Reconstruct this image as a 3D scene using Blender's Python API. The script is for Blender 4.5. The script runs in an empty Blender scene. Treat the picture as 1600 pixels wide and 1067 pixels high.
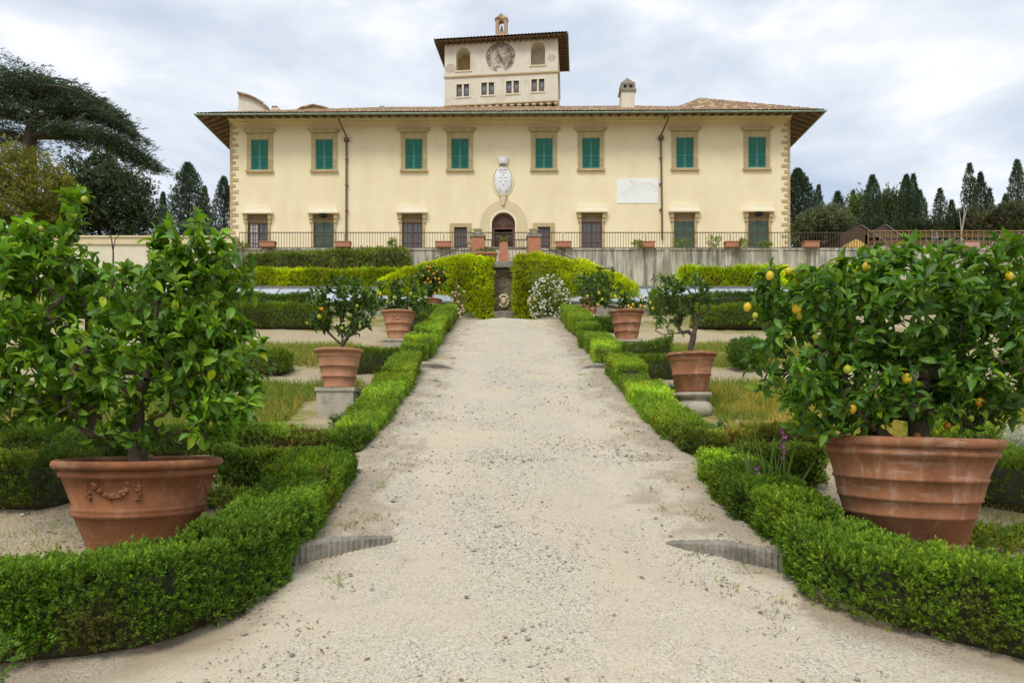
import bpy, math, random
import numpy as np
from mathutils import Vector, Matrix

C = bpy.context.scene
COL = C.collection
R = math.radians
F = 1150.0            # focal length in pixels of the 1600 px wide photograph
CX, HY = 785.0, 670.0 # vanishing point of the depth direction (camera is level)

# ---------------------------------------------------------------- camera
cam_d = bpy.data.cameras.new('camera')
cam = bpy.data.objects.new('camera', cam_d); COL.objects.link(cam)
cam.location = (0, 0, 0); cam.rotation_euler = (R(90), 0, 0)
cam_d.sensor_width = 36.0; cam_d.sensor_fit = 'HORIZONTAL'
cam_d.lens = 36.0 * F / 1600.0
cam_d.shift_x = (800 - CX) / 1600.0
cam_d.shift_y = (HY - 533.5) / 1600.0
cam_d.clip_start = 0.05; cam_d.clip_end = 6000
C.camera = cam

# ---------------------------------------------------------------- light
SUN_EL, SUN_AZ = 52.0, 200.0     # overcast: broad soft sun behind the camera's left shoulder
w = bpy.data.worlds.new('World'); C.world = w; w.use_nodes = True
nt = w.node_tree; nt.nodes.clear()
def wn(t, **k):
    n = nt.nodes.new(t)
    for a, b in k.items(): setattr(n, a, b)
    return n
out = wn('ShaderNodeOutputWorld')
sky = wn('ShaderNodeTexSky', sky_type='NISHITA', sun_disc=False)
sky.sun_elevation = R(SUN_EL); sky.sun_rotation = R(SUN_AZ); sky.air_density = 1.0; sky.dust_density = 2.0
bg_s = wn('ShaderNodeBackground'); bg_s.inputs[1].default_value = 0.12
nt.links.new(sky.outputs[0], bg_s.inputs[0])
tc = wn('ShaderNodeTexCoord')
mp = wn('ShaderNodeMapping'); mp.inputs['Scale'].default_value = (1.0, 1.0, 2.6); mp.inputs['Location'].default_value = (3.1, 1.7, 0.4)
nt.links.new(tc.outputs['Generated'], mp.inputs[0])
n1 = wn('ShaderNodeTexNoise'); n1.inputs['Scale'].default_value = 3.3; n1.inputs['Detail'].default_value = 9; n1.inputs['Roughness'].default_value = 0.52; n1.inputs['Distortion'].default_value = 0.25
nt.links.new(mp.outputs[0], n1.inputs[0])
rp = wn('ShaderNodeValToRGB')
e = rp.color_ramp.elements
e[0].position = 0.36; e[0].color = (0.42, 0.50, 0.61, 1)
e[1].position = 0.66; e[1].color = (0.88, 0.89, 0.905, 1)
m_ = e.new(0.48); m_.color = (0.56, 0.61, 0.685, 1)
m2_ = e.new(0.56); m2_.color = (0.665, 0.70, 0.755, 1)
nt.links.new(n1.outputs[0], rp.inputs[0])
bg_c = wn('ShaderNodeBackground'); bg_c.inputs[1].default_value = 0.96
nt.links.new(rp.outputs[0], bg_c.inputs[0])
n2 = wn('ShaderNodeTexNoise'); n2.inputs['Scale'].default_value = 1.7; n2.inputs['Detail'].default_value = 6
mp2 = wn('ShaderNodeMapping'); mp2.inputs['Scale'].default_value = (1, 1, 2.2); mp2.inputs['Location'].default_value = (7.3, 0.2, 2.0)
nt.links.new(tc.outputs['Generated'], mp2.inputs[0]); nt.links.new(mp2.outputs[0], n2.inputs[0])
r2 = wn('ShaderNodeMapRange'); r2.inputs[1].default_value = 0.36; r2.inputs[2].default_value = 0.56; r2.inputs[3].default_value = 0.78; r2.inputs[4].default_value = 1.0
nt.links.new(n2.outputs[0], r2.inputs[0])
mixs = wn('ShaderNodeMixShader')
nt.links.new(r2.outputs[0], mixs.inputs[0]); nt.links.new(bg_s.outputs[0], mixs.inputs[1]); nt.links.new(bg_c.outputs[0], mixs.inputs[2])
nt.links.new(mixs.outputs[0], out.inputs[0])

sd = bpy.data.lights.new('sun', 'SUN'); sd.energy = 1.5; sd.angle = R(22); sd.color = (1.0, 0.96, 0.88)
so = bpy.data.objects.new('sun', sd); COL.objects.link(so)
az = R(SUN_AZ)
sv = Vector((math.sin(az) * math.cos(R(SUN_EL)), math.cos(az) * math.cos(R(SUN_EL)), math.sin(R(SUN_EL))))
so.rotation_euler = (-sv).to_track_quat('-Z', 'Y').to_euler()

C.view_settings.view_transform = 'Standard'; C.view_settings.look = 'None'
C.view_settings.gamma = 1.0; C.view_settings.use_curve_mapping = False
C.view_settings.exposure = 0.48

# ---------------------------------------------------------------- materials
def inp(n, name, v):
    if name in n.inputs: n.inputs[name].default_value = v
def c4(c): return (c[0], c[1], c[2], 1.0)
class NT:
    def __init__(s, name):
        s.m = bpy.data.materials.new(name); s.m.use_nodes = True
        s.t = s.m.node_tree; s.t.nodes.clear()
        s.out = s.n('ShaderNodeOutputMaterial'); s.b = s.n('ShaderNodeBsdfPrincipled')
        s.l(s.b.outputs[0], s.out.inputs[0])
    def n(s, t, **k):
        x = s.t.nodes.new(t)
        for a, b in k.items(): setattr(x, a, b)
        return x
    def l(s, a, b): s.t.links.new(a, b)
    def coords(s, scale=(1, 1, 1), kind='Object', loc=(0, 0, 0)):
        if kind == 'Position': o = s.n('ShaderNodeNewGeometry').outputs['Position']
        else: o = s.n('ShaderNodeTexCoord').outputs[kind]
        mp = s.n('ShaderNodeMapping'); mp.inputs['Scale'].default_value = scale; mp.inputs['Location'].default_value = loc
        s.l(o, mp.inputs[0]); return mp.outputs[0]
    def noise(s, co, scale, detail=5, rough=.55, dist=0):
        x = s.n('ShaderNodeTexNoise'); s.l(co, x.inputs['Vector'])
        x.inputs['Scale'].default_value = scale; x.inputs['Detail'].default_value = detail
        x.inputs['Roughness'].default_value = rough; x.inputs['Distortion'].default_value = dist
        return x.outputs[0]
    def ramp(s, f, a, b, lo=0., hi=1.):
        x = s.n('ShaderNodeMapRange'); x.clamp = True
        s.l(f, x.inputs[0])
        for i, v in enumerate((a, b, lo, hi)): x.inputs[i + 1].default_value = v
        return x.outputs[0]
    def mix(s, f, a, b, mode='MIX'):
        x = s.n('ShaderNodeMix', data_type='RGBA', blend_type=mode)
        if isinstance(f, (int, float)): x.inputs[0].default_value = f
        else: s.l(f, x.inputs[0])
        for i, v in ((6, a), (7, b)):
            if isinstance(v, tuple): x.inputs[i].default_value = c4(v)
            else: s.l(v, x.inputs[i])
        return x.outputs[2]
    def bump(s, f, strength, dist=.02):
        x = s.n('ShaderNodeBump'); x.inputs['Strength'].default_value = strength; x.inputs['Distance'].default_value = dist
        s.l(f, x.inputs['Height']); s.l(x.outputs[0], s.b.inputs['Normal'])
    def fin(s, col, rough=.85, spec=.3, metal=0):
        if isinstance(col, tuple): s.b.inputs['Base Color'].default_value = c4(col)
        else: s.l(col, s.b.inputs['Base Color'])
        s.b.inputs['Roughness'].default_value = rough; inp(s.b, 'Specular IOR Level', spec); s.b.inputs['Metallic'].default_value = metal
        return s.m
def mk(name, c1, c2=None, scale=4, rough=.85, spec=.3, c3=None, s3=1.2, t3=(.5, .68), bump=0, bscale=30, stretch=(1, 1, 1), stretch3=(1, 1, 1), metal=0, detail=6, amt3=1.0):
    t = NT(name); col = c1
    if c2:
        col = t.mix(t.ramp(t.noise(t.coords(stretch), scale, detail), .35, .65), c1, c2)
    if c3:
        col = t.mix(t.ramp(t.noise(t.coords(stretch3, loc=(5, 3, 1)), s3, 7, .6), t3[0], t3[1], 0, amt3), col, c3)
    if bump: t.bump(t.noise(t.coords(), bscale, 6), bump)
    return t.fin(col, rough, spec, metal)

M = {}
M['wall'] = mk('ochre_plaster', (.81, .695, .455), (.845, .74, .505), 1.2, c3=(.70, .585, .36), s3=1.1, t3=(.48, .75), bump=.15, bscale=25, amt3=.55, stretch3=(.8, .8, .16))
M['tower'] = mk('old_plaster', (.62, .57, .45), (.69, .64, .52), 1.6, c3=(.50, .43, .35), s3=.7, t3=(.55, .68), bump=.2, bscale=12, amt3=.6)
M['cream'] = mk('cream_plaster', (.66, .60, .44), (.72, .66, .52), 2.0, bump=.1)
M['stone'] = mk('sandstone', (.44, .34, .175), (.52, .42, .23), 3.0, c3=(.36, .28, .16), s3=1.6, bump=.25, bscale=20)
M['stone_light'] = mk('pale_stone', (.62, .52, .32), (.68, .58, .38), 3, bump=.15)
M['hood'] = mk('hood_plaster', (.84, .75, .55), (.88, .80, .60), 3)
M['lattice'] = mk('brown_lattice', (.36, .255, .13), (.44, .32, .17), 6)
M['shutter'] = mk('green_shutter_paint', (.040, .195, .162), (.052, .23, .195), 4, rough=.55, c3=(.075, .24, .20), s3=2.5, amt3=.5)
M['dkgreen'] = mk('dark_green_door_paint', (.07, .125, .095), (.095, .155, .12), 4, rough=.5)
M['brownwood'] = mk('brown_wood', (.10, .048, .030), (.145, .072, .045), 5, rough=.55, stretch=(1, 1, .15))
M['darkwood'] = mk('dark_rafter_wood', (.115, .080, .052), (.17, .12, .078), 4, stretch=(.3, .3, 1))
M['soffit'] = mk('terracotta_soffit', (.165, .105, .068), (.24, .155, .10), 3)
M['black'] = mk('dark_interior', (.012, .011, .010), rough=.9)
M['iron'] = mk('wrought_iron', (.075, .055, .042), (.11, .075, .05), 8, rough=.6, metal=.2)
M['rust'] = mk('rusty_iron', (.23, .145, .065), (.30, .20, .10), 6, rough=.75)
M['copper'] = mk('verdigris_gutter', (.20, .29, .215), (.27, .35, .26), 2.5, c3=(.20, .19, .13), s3=1.8, rough=.7)
M['pipe'] = mk('brown_downpipe', (.17, .11, .065), (.13, .10, .065), 1.5, rough=.6)
M['white'] = mk('white_marble', (.72, .73, .74), (.80, .80, .80), 5, bump=.1)
M['whitepaint'] = mk('white_lime', (.80, .81, .80), (.84, .84, .82), 3)
M['line'] = mk('faded_grey_line', (.52, .54, .53))
M['clock'] = mk('faded_clock_paint', (.56, .50, .41), (.46, .405, .34), 6, c3=(.27, .23, .19), s3=1.9, t3=(.46, .56), stretch3=(1, 1, 1.3))
M['clockdark'] = mk('clock_ink', (.12, .10, .075), (.20, .165, .12), 5)
M['plaster_patch'] = mk('fresh_plaster', (.72, .66, .55), (.68, .60, .49), 5)
M['plaster_stain'] = mk('bare_plaster_stain', (.44, .36, .30), (.56, .48, .38), 6)
M['soil'] = mk('dark_soil', (.09, .065, .045), (.14, .10, .07), 20, bump=.8, bscale=60)
M['kerb'] = mk('weathered_kerb', (.22, .20, .16), (.32, .295, .24), 9, c3=(.13, .12, .095), s3=4, bump=.5, bscale=30)
M['plinth'] = mk('mossy_plinth', (.37, .33, .25), (.45, .41, .33), 6, c3=(.22, .22, .15), s3=4, bump=.4, bscale=25)
M['bark'] = mk('citrus_bark', (.085, .062, .042), (.13, .10, .07), 14, bump=.6, bscale=50, stretch=(1, 1, .3))
M['barkdk'] = mk('conifer_bark', (.05, .042, .034), (.08, .065, .05), 6)
M['barkpale'] = mk('pale_dead_bark', (.33, .29, .25), (.42, .37, .32), 6)
M['twig'] = mk('hedge_twigs', (.045, .05, .022), (.065, .055, .03), 20)
M['glazing'] = mk('whitewashed_glazing', (.46, .50, .54), (.34, .39, .44), 1.6, rough=.25, spec=.5)
M['frame_metal'] = mk('grey_metal_frame', (.20, .21, .21), rough=.5, metal=.4)
M['shed'] = mk('brown_shed_boards', (.060, .036, .025), (.10, .060, .042), 5, stretch=(4, 4, .3))
M['shedside'] = mk('tan_shed_panel', (.30, .22, .14), (.36, .27, .18), 5)
M['yellow'] = mk('yellow_cover', (.72, .47, .12), (.78, .55, .18), 4)
M['lemon'] = mk('lemon_skin', (.66, .40, .012), (.58, .42, .02), 3, rough=.4, spec=.5, bump=.15, bscale=90)
M['lime'] = mk('unripe_skin', (.30, .34, .02), (.42, .40, .03), 3, rough=.4, spec=.5)
M['orange'] = mk('orange_skin', (.62, .21, .01), (.60, .27, .015), 3, rough=.4, spec=.5)
def glass(name, c, r=.08):
    t = NT(name); return t.fin(c, r, .6)
M['glass'] = glass('dark_window_glass', (.16, .17, .19), .12)
M['leadglass'] = glass('leaded_glass', (.19, .20, .22), .2)
M['curtain'] = mk('white_curtain', (.66, .66, .68), (.55, .55, .58), 3)

def terracotta(name, a, b, white=.35):
    t = NT(name)
    col = t.mix(t.ramp(t.noise(t.coords(), 5, 6), .3, .7), a, b)
    streak = t.ramp(t.noise(t.coords((6, 6, 1.2)), 2.2, 7, .65), .52, .75, 0, white)
    col = t.mix(streak, col, (.52, .36, .27))
    blotch = t.ramp(t.noise(t.coords(loc=(3, 8, 2)), 3.0, 8, .6), .50, .70, 0, .65)
    col = t.mix(blotch, col, tuple(x * .5 for x in a))
    hz = t.ramp(t.noise(t.coords((1.6, 1.6, 9), loc=(1, 4, 2)), 2.6, 8, .62), .56, .74, 0, white * .9)
    col = t.mix(hz, col, (.50, .36, .28))
    speck = t.ramp(t.noise(t.coords(loc=(9, 1, 4)), 60, 3), .66, .72, 0, .35)
    col = t.mix(speck, col, (.50, .40, .32))
    t.bump(t.noise(t.coords((1, 1, 4)), 14, 8, .65), .25, .01)
    return t.fin(col, .85, .25)
M['terra'] = terracotta('terracotta', (.23, .086, .036), (.335, .134, .056))
M['terra2'] = terracotta('banded_terracotta', (.255, .102, .047), (.375, .166, .080), .8)
M['terra3'] = terracotta('pale_terracotta', (.40, .185, .095), (.45, .225, .125), .35)

def brick(name, a, b, mortar):
    t = NT(name)
    tcn = t.n('ShaderNodeTexCoord'); sp = t.n('ShaderNodeSeparateXYZ'); t.l(tcn.outputs['Object'], sp.inputs[0])
    ad = t.n('ShaderNodeMath', operation='ADD'); t.l(sp.outputs[0], ad.inputs[0]); t.l(sp.outputs[1], ad.inputs[1])
    cb = t.n('ShaderNodeCombineXYZ'); t.l(ad.outputs[0], cb.inputs[0]); t.l(sp.outputs[2], cb.inputs[1])
    br = t.n('ShaderNodeTexBrick'); t.l(cb.outputs[0], br.inputs['Vector'])
    br.inputs['Color1'].default_value = c4(a); br.inputs['Color2'].default_value = c4(b); br.inputs['Mortar'].default_value = c4(mortar)
    br.inputs['Scale'].default_value = 1.0; br.inputs['Brick Width'].default_value = .27; br.inputs['Row Height'].default_value = .075; br.inputs['Mortar Size'].default_value = .008
    col = t.mix(t.ramp(t.noise(t.coords(), 7, 6), .45, .8, 0, .35), br.outputs[0], mortar)
    if 'niche' in name:
        col = t.mix(t.ramp(t.noise(t.coords(loc=(2, 5, 1)), 2.3, 8, .65), .45, .62, 0, .8), col, (.035, .040, .020))
        col = t.mix(t.ramp(t.noise(t.coords(loc=(6, 5, 3)), 5, 8, .65), .52, .70, 0, .6), col, (.30, .25, .17))
    t.bump(br.outputs['Fac'], -.4, .01)
    return t.fin(col, .9, .2)
M['brick'] = brick('red_brick', (.42, .13, .06), (.50, .18, .09), (.42, .30, .22))
M['brickpink'] = brick('pink_brick', (.45, .22, .16), (.52, .28, .21), (.52, .42, .35))
M['brickold'] = brick('old_brown_brick', (.33, .19, .125), (.40, .26, .18), (.50, .42, .32))
M['brickgrey'] = brick('rough_niche_stone', (.15, .12, .08), (.27, .22, .15), (.09, .075, .05))

def roof_mat():
    t = NT('roof_tiles')
    v = t.n('ShaderNodeTexVoronoi'); v.inputs['Scale'].default_value = 1.0
    t.l(t.coords((4.0, 2.6, 2.6)), v.inputs['Vector'])
    sp = t.n('ShaderNodeSeparateColor'); t.l(v.outputs['Color'], sp.inputs[0])
    col = t.mix(sp.outputs[0], (.20, .115, .062), (.33, .205, .115))
    col = t.mix(t.ramp(t.noise(t.coords(), 1.3, 6), .52, .68, 0, .7), col, (.27, .23, .15))
    col = t.mix(t.ramp(sp.outputs[1], .8, .9), col, (.50, .38, .24))
    return t.fin(col, .9, .2)
M['roof'] = roof_mat()

def retaining():
    t = NT('streaked_retaining_wall')
    col = t.mix(t.ramp(t.noise(t.coords(), 1.0, 6), .4, .62), (.52, .475, .375), (.42, .385, .31))
    s1 = t.ramp(t.noise(t.coords((1.3, 1.3, .13)), 2.0, 8, .65), .44, .60, 0, .9)
    col = t.mix(s1, col, (.15, .145, .115))
    s2 = t.ramp(t.noise(t.coords((3, 3, .22), loc=(4, 4, 0)), 2.4, 8, .6), .54, .66, 0, .85)
    col = t.mix(s2, col, (.66, .62, .53))
    col = t.mix(t.ramp(t.noise(t.coords(loc=(1, 7, 3)), .5, 6), .55, .68, 0, .6), col, (.36, .31, .20))
    t.bump(t.noise(t.coords(), 14, 6), .3)
    return t.fin(col, .95, .15)
M['retain'] = retaining()

def leaf_mat(name, rough=.5, trans=.28, spec=.35):
    t = NT(name)
    at = t.n('ShaderNodeAttribute', attribute_name='tint')
    t.l(at.outputs['Color'], t.b.inputs['Base Color'])
    t.b.inputs['Roughness'].default_value = rough; inp(t.b, 'Specular IOR Level', spec)
    tr = t.n('ShaderNodeBsdfTranslucent')
    g = t.n('ShaderNodeMix', data_type='RGBA', blend_type='MULTIPLY'); g.inputs[0].default_value = 1.0
    t.l(at.outputs['Color'], g.inputs[6]); g.inputs[7].default_value = (1.6, 1.5, .6, 1)
    t.l(g.outputs[2], tr.inputs[0])
    mx = t.n('ShaderNodeMixShader'); mx.inputs[0].default_value = trans
    t.l(t.b.outputs[0], mx.inputs[1]); t.l(tr.outputs[0], mx.inputs[2]); t.l(mx.outputs[0], t.out.inputs[0])
    return t.m
M['leaf'] = leaf_mat('foliage', .6, .36, .25)
M['waxy'] = leaf_mat('citrus_leaf', .42, .30, .40)
M['needle'] = leaf_mat('conifer_foliage', .7, .1, .2)
def tint_mat(name, rough=.9):
    t = NT(name); at = t.n('ShaderNodeAttribute', attribute_name='tint'); return t.fin(at.outputs['Color'], rough, .2)
M['pebble'] = tint_mat('pebble_stone')
M['petal'] = tint_mat('flower_petals', .7)

def gravel(name, ground=False):
    t = NT(name)
    P_ = t.coords(kind='Position')
    big = t.ramp(t.noise(P_, .55, 5, .6), .38, .64)
    col = t.mix(big, (.53, .455, .315), (.50, .445, .33))
    v = t.n('ShaderNodeTexVoronoi'); v.inputs['Scale'].default_value = 92; v.inputs['Randomness'].default_value = 1; t.l(P_, v.inputs['Vector'])
    sp = t.n('ShaderNodeSeparateColor'); t.l(v.outputs['Color'], sp.inputs[0])
    st = t.mix(t.ramp(sp.outputs[0], .0, .6), (.32, .285, .23), (.56, .50, .41))
    st = t.mix(t.ramp(sp.outputs[1], .80, .84), st, (.66, .62, .53))
    st = t.mix(t.ramp(sp.outputs[1], .10, .06), st, (.17, .155, .14))
    v2 = t.n('ShaderNodeTexVoronoi'); v2.inputs['Scale'].default_value = 120; t.l(P_, v2.inputs['Vector'])
    sp2 = t.n('ShaderNodeSeparateColor'); t.l(v2.outputs['Color'], sp2.inputs[0])
    fine = t.mix(sp2.outputs[0], (.42, .36, .245), (.60, .53, .395))
    col = t.mix(.6, col, fine)
    pm = t.ramp(t.noise(t.coords(kind='Position', loc=(3, 9, 0)), 1.1, 7, .65), .40, .60, .25, .85)
    col = t.mix(pm, col, st)
    d1 = t.ramp(t.noise(t.coords((1, .25, 1), kind='Position', loc=(11, 2, 0)), 1.6, 7, .6), .50, .68, 0, .55)
    col = t.mix(d1, col, (.56, .465, .325))
    if ground:
        at = t.n('ShaderNodeAttribute', attribute_name='cover')
        sc = t.n('ShaderNodeSeparateColor'); t.l(at.outputs['Color'], sc.inputs[0])
        g1 = t.mix(t.ramp(t.noise(P_, 3.0, 6), .38, .62), (.38, .33, .11), (.20, .25, .05))
        gm = t.n('ShaderNodeMath', operation='MULTIPLY'); t.l(sc.outputs[0], gm.inputs[0])
        t.l(t.ramp(t.noise(P_, 5, 6, .65), .36, .50), gm.inputs[1])
        col = t.mix(gm.outputs[0], col, g1)
        if 'bed' in name: col = t.mix(1.0, col, (.86, .78, .66), 'MULTIPLY')
        lane = t.n('ShaderNodeMath', operation='MULTIPLY'); t.l(sc.outputs[2], lane.inputs[0]); t.l(t.ramp(t.noise(t.coords((1, .5, 1), kind='Position', loc=(1, 2, 5)), 2.2, 7, .65), .36, .60, .10, .65), lane.inputs[1])
        col = t.mix(lane.outputs[0], col, (.585, .50, .375))
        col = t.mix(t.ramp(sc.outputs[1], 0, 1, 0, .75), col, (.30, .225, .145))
    # stones stand out of the dust
    h = t.n('ShaderNodeMath', operation='SUBTRACT'); h.inputs[0].default_value = 1; t.l(v.outputs['Distance'], h.inputs[1])
    hm = t.n('ShaderNodeMath', operation='MULTIPLY'); t.l(h.outputs[0], hm.inputs[0]); t.l(pm, hm.inputs[1])
    t.bump(hm.outputs[0], .6, .012)
    return t.fin(col, .95, .15)
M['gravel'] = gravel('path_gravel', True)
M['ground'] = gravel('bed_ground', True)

# ---------------------------------------------------------------- object helpers
def P(px, py, d): return Vector(((px - CX) / F * d, d, (HY - py) / F * d))
def tag(o, label=None, cat=None, group=None, kind=None):
    if label: o['label'] = label
    if cat: o['category'] = cat
    if group: o['group'] = group
    if kind: o['kind'] = kind
    return o
def empty(name, loc, rz=0, label=None, cat=None, group=None):
    o = bpy.data.objects.new(name, None); COL.objects.link(o); o.location = loc; o.rotation_euler = (0, 0, rz)
    o.empty_display_size = .2
    return tag(o, label, cat, group)
def copy_tree(o, loc=None, label=None):
    def rec(s, par):
        c = s.copy(); COL.objects.link(c); c.parent = par
        for ch in list(s.children): rec(ch, c)
        return c
    c = rec(o, o.parent)
    if loc is not None: c.location = loc
    if label: c['label'] = label
    return c

class MB:
    def __init__(s): s.v = []; s.f = []; s.mi = []
    def add(s, vs, fs, mi=0):
        b = len(s.v); s.v += [tuple(x) for x in vs]; s.f += [tuple(b + i for i in q) for q in fs]; s.mi += [mi] * len(fs); return s
    def box(s, x0, x1, y0, y1, z0, z1, mi=0):
        return s.add([(x0, y0, z0), (x1, y0, z0), (x1, y1, z0), (x0, y1, z0), (x0, y0, z1), (x1, y0, z1), (x1, y1, z1), (x0, y1, z1)],
                     [(0, 3, 2, 1), (4, 5, 6, 7), (0, 1, 5, 4), (1, 2, 6, 5), (2, 3, 7, 6), (3, 0, 4, 7)], mi)
    def obox(s, c, ax, ay, az, mi=0):   # oriented box: centre and three half vectors
        c, ax, ay, az = map(Vector, (c, ax, ay, az)); vs = []
        for k in (-1, 1):
            for a, b in ((-1, -1), (1, -1), (1, 1), (-1, 1)): vs.append(c + a * ax + b * ay + k * az)
        return s.add(vs, [(0, 3, 2, 1), (4, 5, 6, 7), (0, 1, 5, 4), (1, 2, 6, 5), (2, 3, 7, 6), (3, 0, 4, 7)], mi)
    def bar(s, a, b, wd, dp=None, mi=0):
        a, b = Vector(a), Vector(b); d = (b - a); L = d.length; d /= L
        up = Vector((0, 1, 0)) if abs(d.y) < .9 else Vector((0, 0, 1))
        x = d.cross(up).normalized(); y = x.cross(d)
        return s.obox((a + b) / 2, x * wd / 2, y * (dp or wd) / 2, d * L / 2, mi)
    def tube(s, pts, rad, n=8, mi=0, cap=True):
        pts = [Vector(p) for p in pts]; rad = rad if hasattr(rad, '__len__') else [rad] * len(pts)
        vs = []; fs = []; ref = Vector((.31, .52, .8))
        for i, p in enumerate(pts):
            d = (pts[min(i + 1, len(pts) - 1)] - pts[max(i - 1, 0)]).normalized()
            x = d.cross(ref).normalized(); y = d.cross(x)
            for k in range(n):
                a = 2 * math.pi * k / n; vs.append(p + (x * math.cos(a) + y * math.sin(a)) * rad[i])
        for i in range(len(pts) - 1):
            for k in range(n): fs.append((i * n + k, i * n + (k + 1) % n, (i + 1) * n + (k + 1) % n, (i + 1) * n + k))
        if cap: fs += [tuple(reversed(range(n))), tuple(range((len(pts) - 1) * n, len(pts) * n))]
        return s.add(vs, fs, mi)
    def lathe(s, prof, c=(0, 0, 0), n=48, mi=0, wob=None):
        vs = []; fs = []
        for i, (r, z) in enumerate(prof):
            for k in range(n):
                a = 2 * math.pi * k / n; q = r * (1 + (wob(a, z) if wob else 0))
                vs.append((c[0] + q * math.cos(a), c[1] + q * math.sin(a), c[2] + z))
        for i in range(len(prof) - 1):
            for k in range(n): fs.append((i * n + k, i * n + (k + 1) % n, (i + 1) * n + (k + 1) % n, (i + 1) * n + k))
        return s.add(vs, fs, mi)
    def prism(s, poly, y0, y1, mi=0, axis='y'):  # polygon in (x,z) extruded along y (or (y,z) along x)
        n = len(poly)
        f = (lambda a, b, t: (a, t, b)) if axis == 'y' else (lambda a, b, t: (t, a, b))
        vs = [f(a, b, y0) for a, b in poly] + [f(a, b, y1) for a, b in poly]
        fs = [tuple(range(n)), tuple(reversed(range(n, 2 * n)))] + [(i, n + i, n + (i + 1) % n, (i + 1) % n) for i in range(n)]
        return s.add(vs, fs, mi)
    def sphere(s, c, r, n=12, m=8, sq=(1, 1, 1), mi=0):
        prof = [(math.sin(math.pi * i / m), -math.cos(math.pi * i / m)) for i in range(m + 1)]
        vs = []; fs = []
        for a, z in prof:
            for k in range(n):
                t = 2 * math.pi * k / n; vs.append((c[0] + r * sq[0] * a * math.cos(t), c[1] + r * sq[1] * a * math.sin(t), c[2] + r * sq[2] * z))
        for i in range(m):
            for k in range(n): fs.append((i * n + k, i * n + (k + 1) % n, (i + 1) * n + (k + 1) % n, (i + 1) * n + k))
        return s.add(vs, fs, mi)
    def build(s, name, mats, parent=None, smooth=False, loc=None, bevel=0):
        me = bpy.data.meshes.new(name); me.from_pydata(s.v, [], s.f)
        for m in (mats if isinstance(mats, (list, tuple)) else [mats]): me.materials.append(m)
        if any(s.mi): me.polygons.foreach_set('material_index', s.mi)
        if smooth: me.polygons.foreach_set('use_smooth', [True] * len(me.polygons))
        import bmesh
        bm = bmesh.new(); bm.from_mesh(me); bmesh.ops.recalc_face_normals(bm, faces=bm.faces)
        if bevel: bmesh.ops.bevel(bm, geom=bm.edges[:], offset=bevel, segments=1, affect='EDGES')
        bm.to_mesh(me); bm.free()
        o = bpy.data.objects.new(name, me); COL.objects.link(o)
        if parent: o.parent = parent
        if loc: o.location = loc
        return o

def np_mesh(name, V, Q, mats, tint=None, mi=None, parent=None, smooth=False, attr='tint'):
    V = np.ascontiguousarray(V, dtype=np.float32).reshape(-1, 3); Q = np.ascontiguousarray(Q, dtype=np.int32)
    me = bpy.data.meshes.new(name); k = Q.shape[1]
    me.vertices.add(len(V)); me.loops.add(Q.size); me.polygons.add(len(Q))
    me.vertices.foreach_set('co', V.ravel())
    me.loops.foreach_set('vertex_index', Q.ravel())
    me.polygons.foreach_set('loop_start', np.arange(0, Q.size, k, dtype=np.int32))
    for m in (mats if isinstance(mats, (list, tuple)) else [mats]): me.materials.append(m)
    if mi is not None: me.polygons.foreach_set('material_index', np.asarray(mi, dtype=np.int32))
    if smooth: me.polygons.foreach_set('use_smooth', np.ones(len(Q), dtype=bool))
    if tint is not None:
        a = me.attributes.new(attr, 'FLOAT_COLOR', 'POINT')
        t4 = np.ones((len(V), 4), dtype=np.float32); t4[:, :3] = tint
        a.data.foreach_set('color', t4.ravel())
    me.update(calc_edges=True)
    o = bpy.data.objects.new(name, me); COL.objects.link(o)
    if parent: o.parent = parent
    return o

def vnoise(p, seed=0):           # value noise, p (n,3) -> (n,) in 0..1
    p = np.asarray(p, dtype=np.float64); i = np.floor(p).astype(np.int64); f = p - i; f = f * f * (3 - 2 * f)
    def h(a):
        x = (a[:, 0] * 374761393 + a[:, 1] * 668265263 + a[:, 2] * 2147483647 + seed * 974711) & 0xffffffff
        x = ((x ^ (x >> 13)) * 1274126177) & 0xffffffff; x = (x ^ (x >> 16)) & 0xffff
        return x / 65535.0
    r = 0
    for dx in (0, 1):
        for dy in (0, 1):
            for dz in (0, 1):
                wgt = (f[:, 0] if dx else 1 - f[:, 0]) * (f[:, 1] if dy else 1 - f[:, 1]) * (f[:, 2] if dz else 1 - f[:, 2])
                r = r + wgt * h(i + np.array([dx, dy, dz]))
    return r
def unit(a): return a / np.maximum(np.linalg.norm(a, axis=1, keepdims=True), 1e-9)
def place(tv, tq, pos, axis, rng, scale, normal=None, wide=None):
    """instance a template (x width, y length, z normal) n times; returns V, Q, index of instance per vertex"""
    n = len(pos); axis = unit(axis)
    if normal is None: normal = rng.normal(size=(n, 3))
    wv = unit(np.cross(axis, normal)); nv = np.cross(wv, axis)
    sc = np.broadcast_to(np.asarray(scale, dtype=float), (n,))[:, None, None]
    wx = 1.0 if wide is None else np.asarray(wide)[:, None, None]
    V = pos[:, None, :] + sc * (tv[None, :, 0:1] * wx * wv[:, None, :] + tv[None, :, 1:2] * axis[:, None, :] + tv[None, :, 2:3] * nv[:, None, :])
    Q = (np.arange(n) * len(tv))[:, None, None] + tq[None]
    return V.reshape(-1, 3), Q.reshape(-1, tq.shape[1]), np.repeat(np.arange(n), len(tv))
def diamond(wd=.5, fold=.12): return np.array([(0, 0, 0), (wd / 2, .5, fold), (0, 1, 0), (-wd / 2, .5, fold)]), np.array([(0, 1, 2, 3)])
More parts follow.
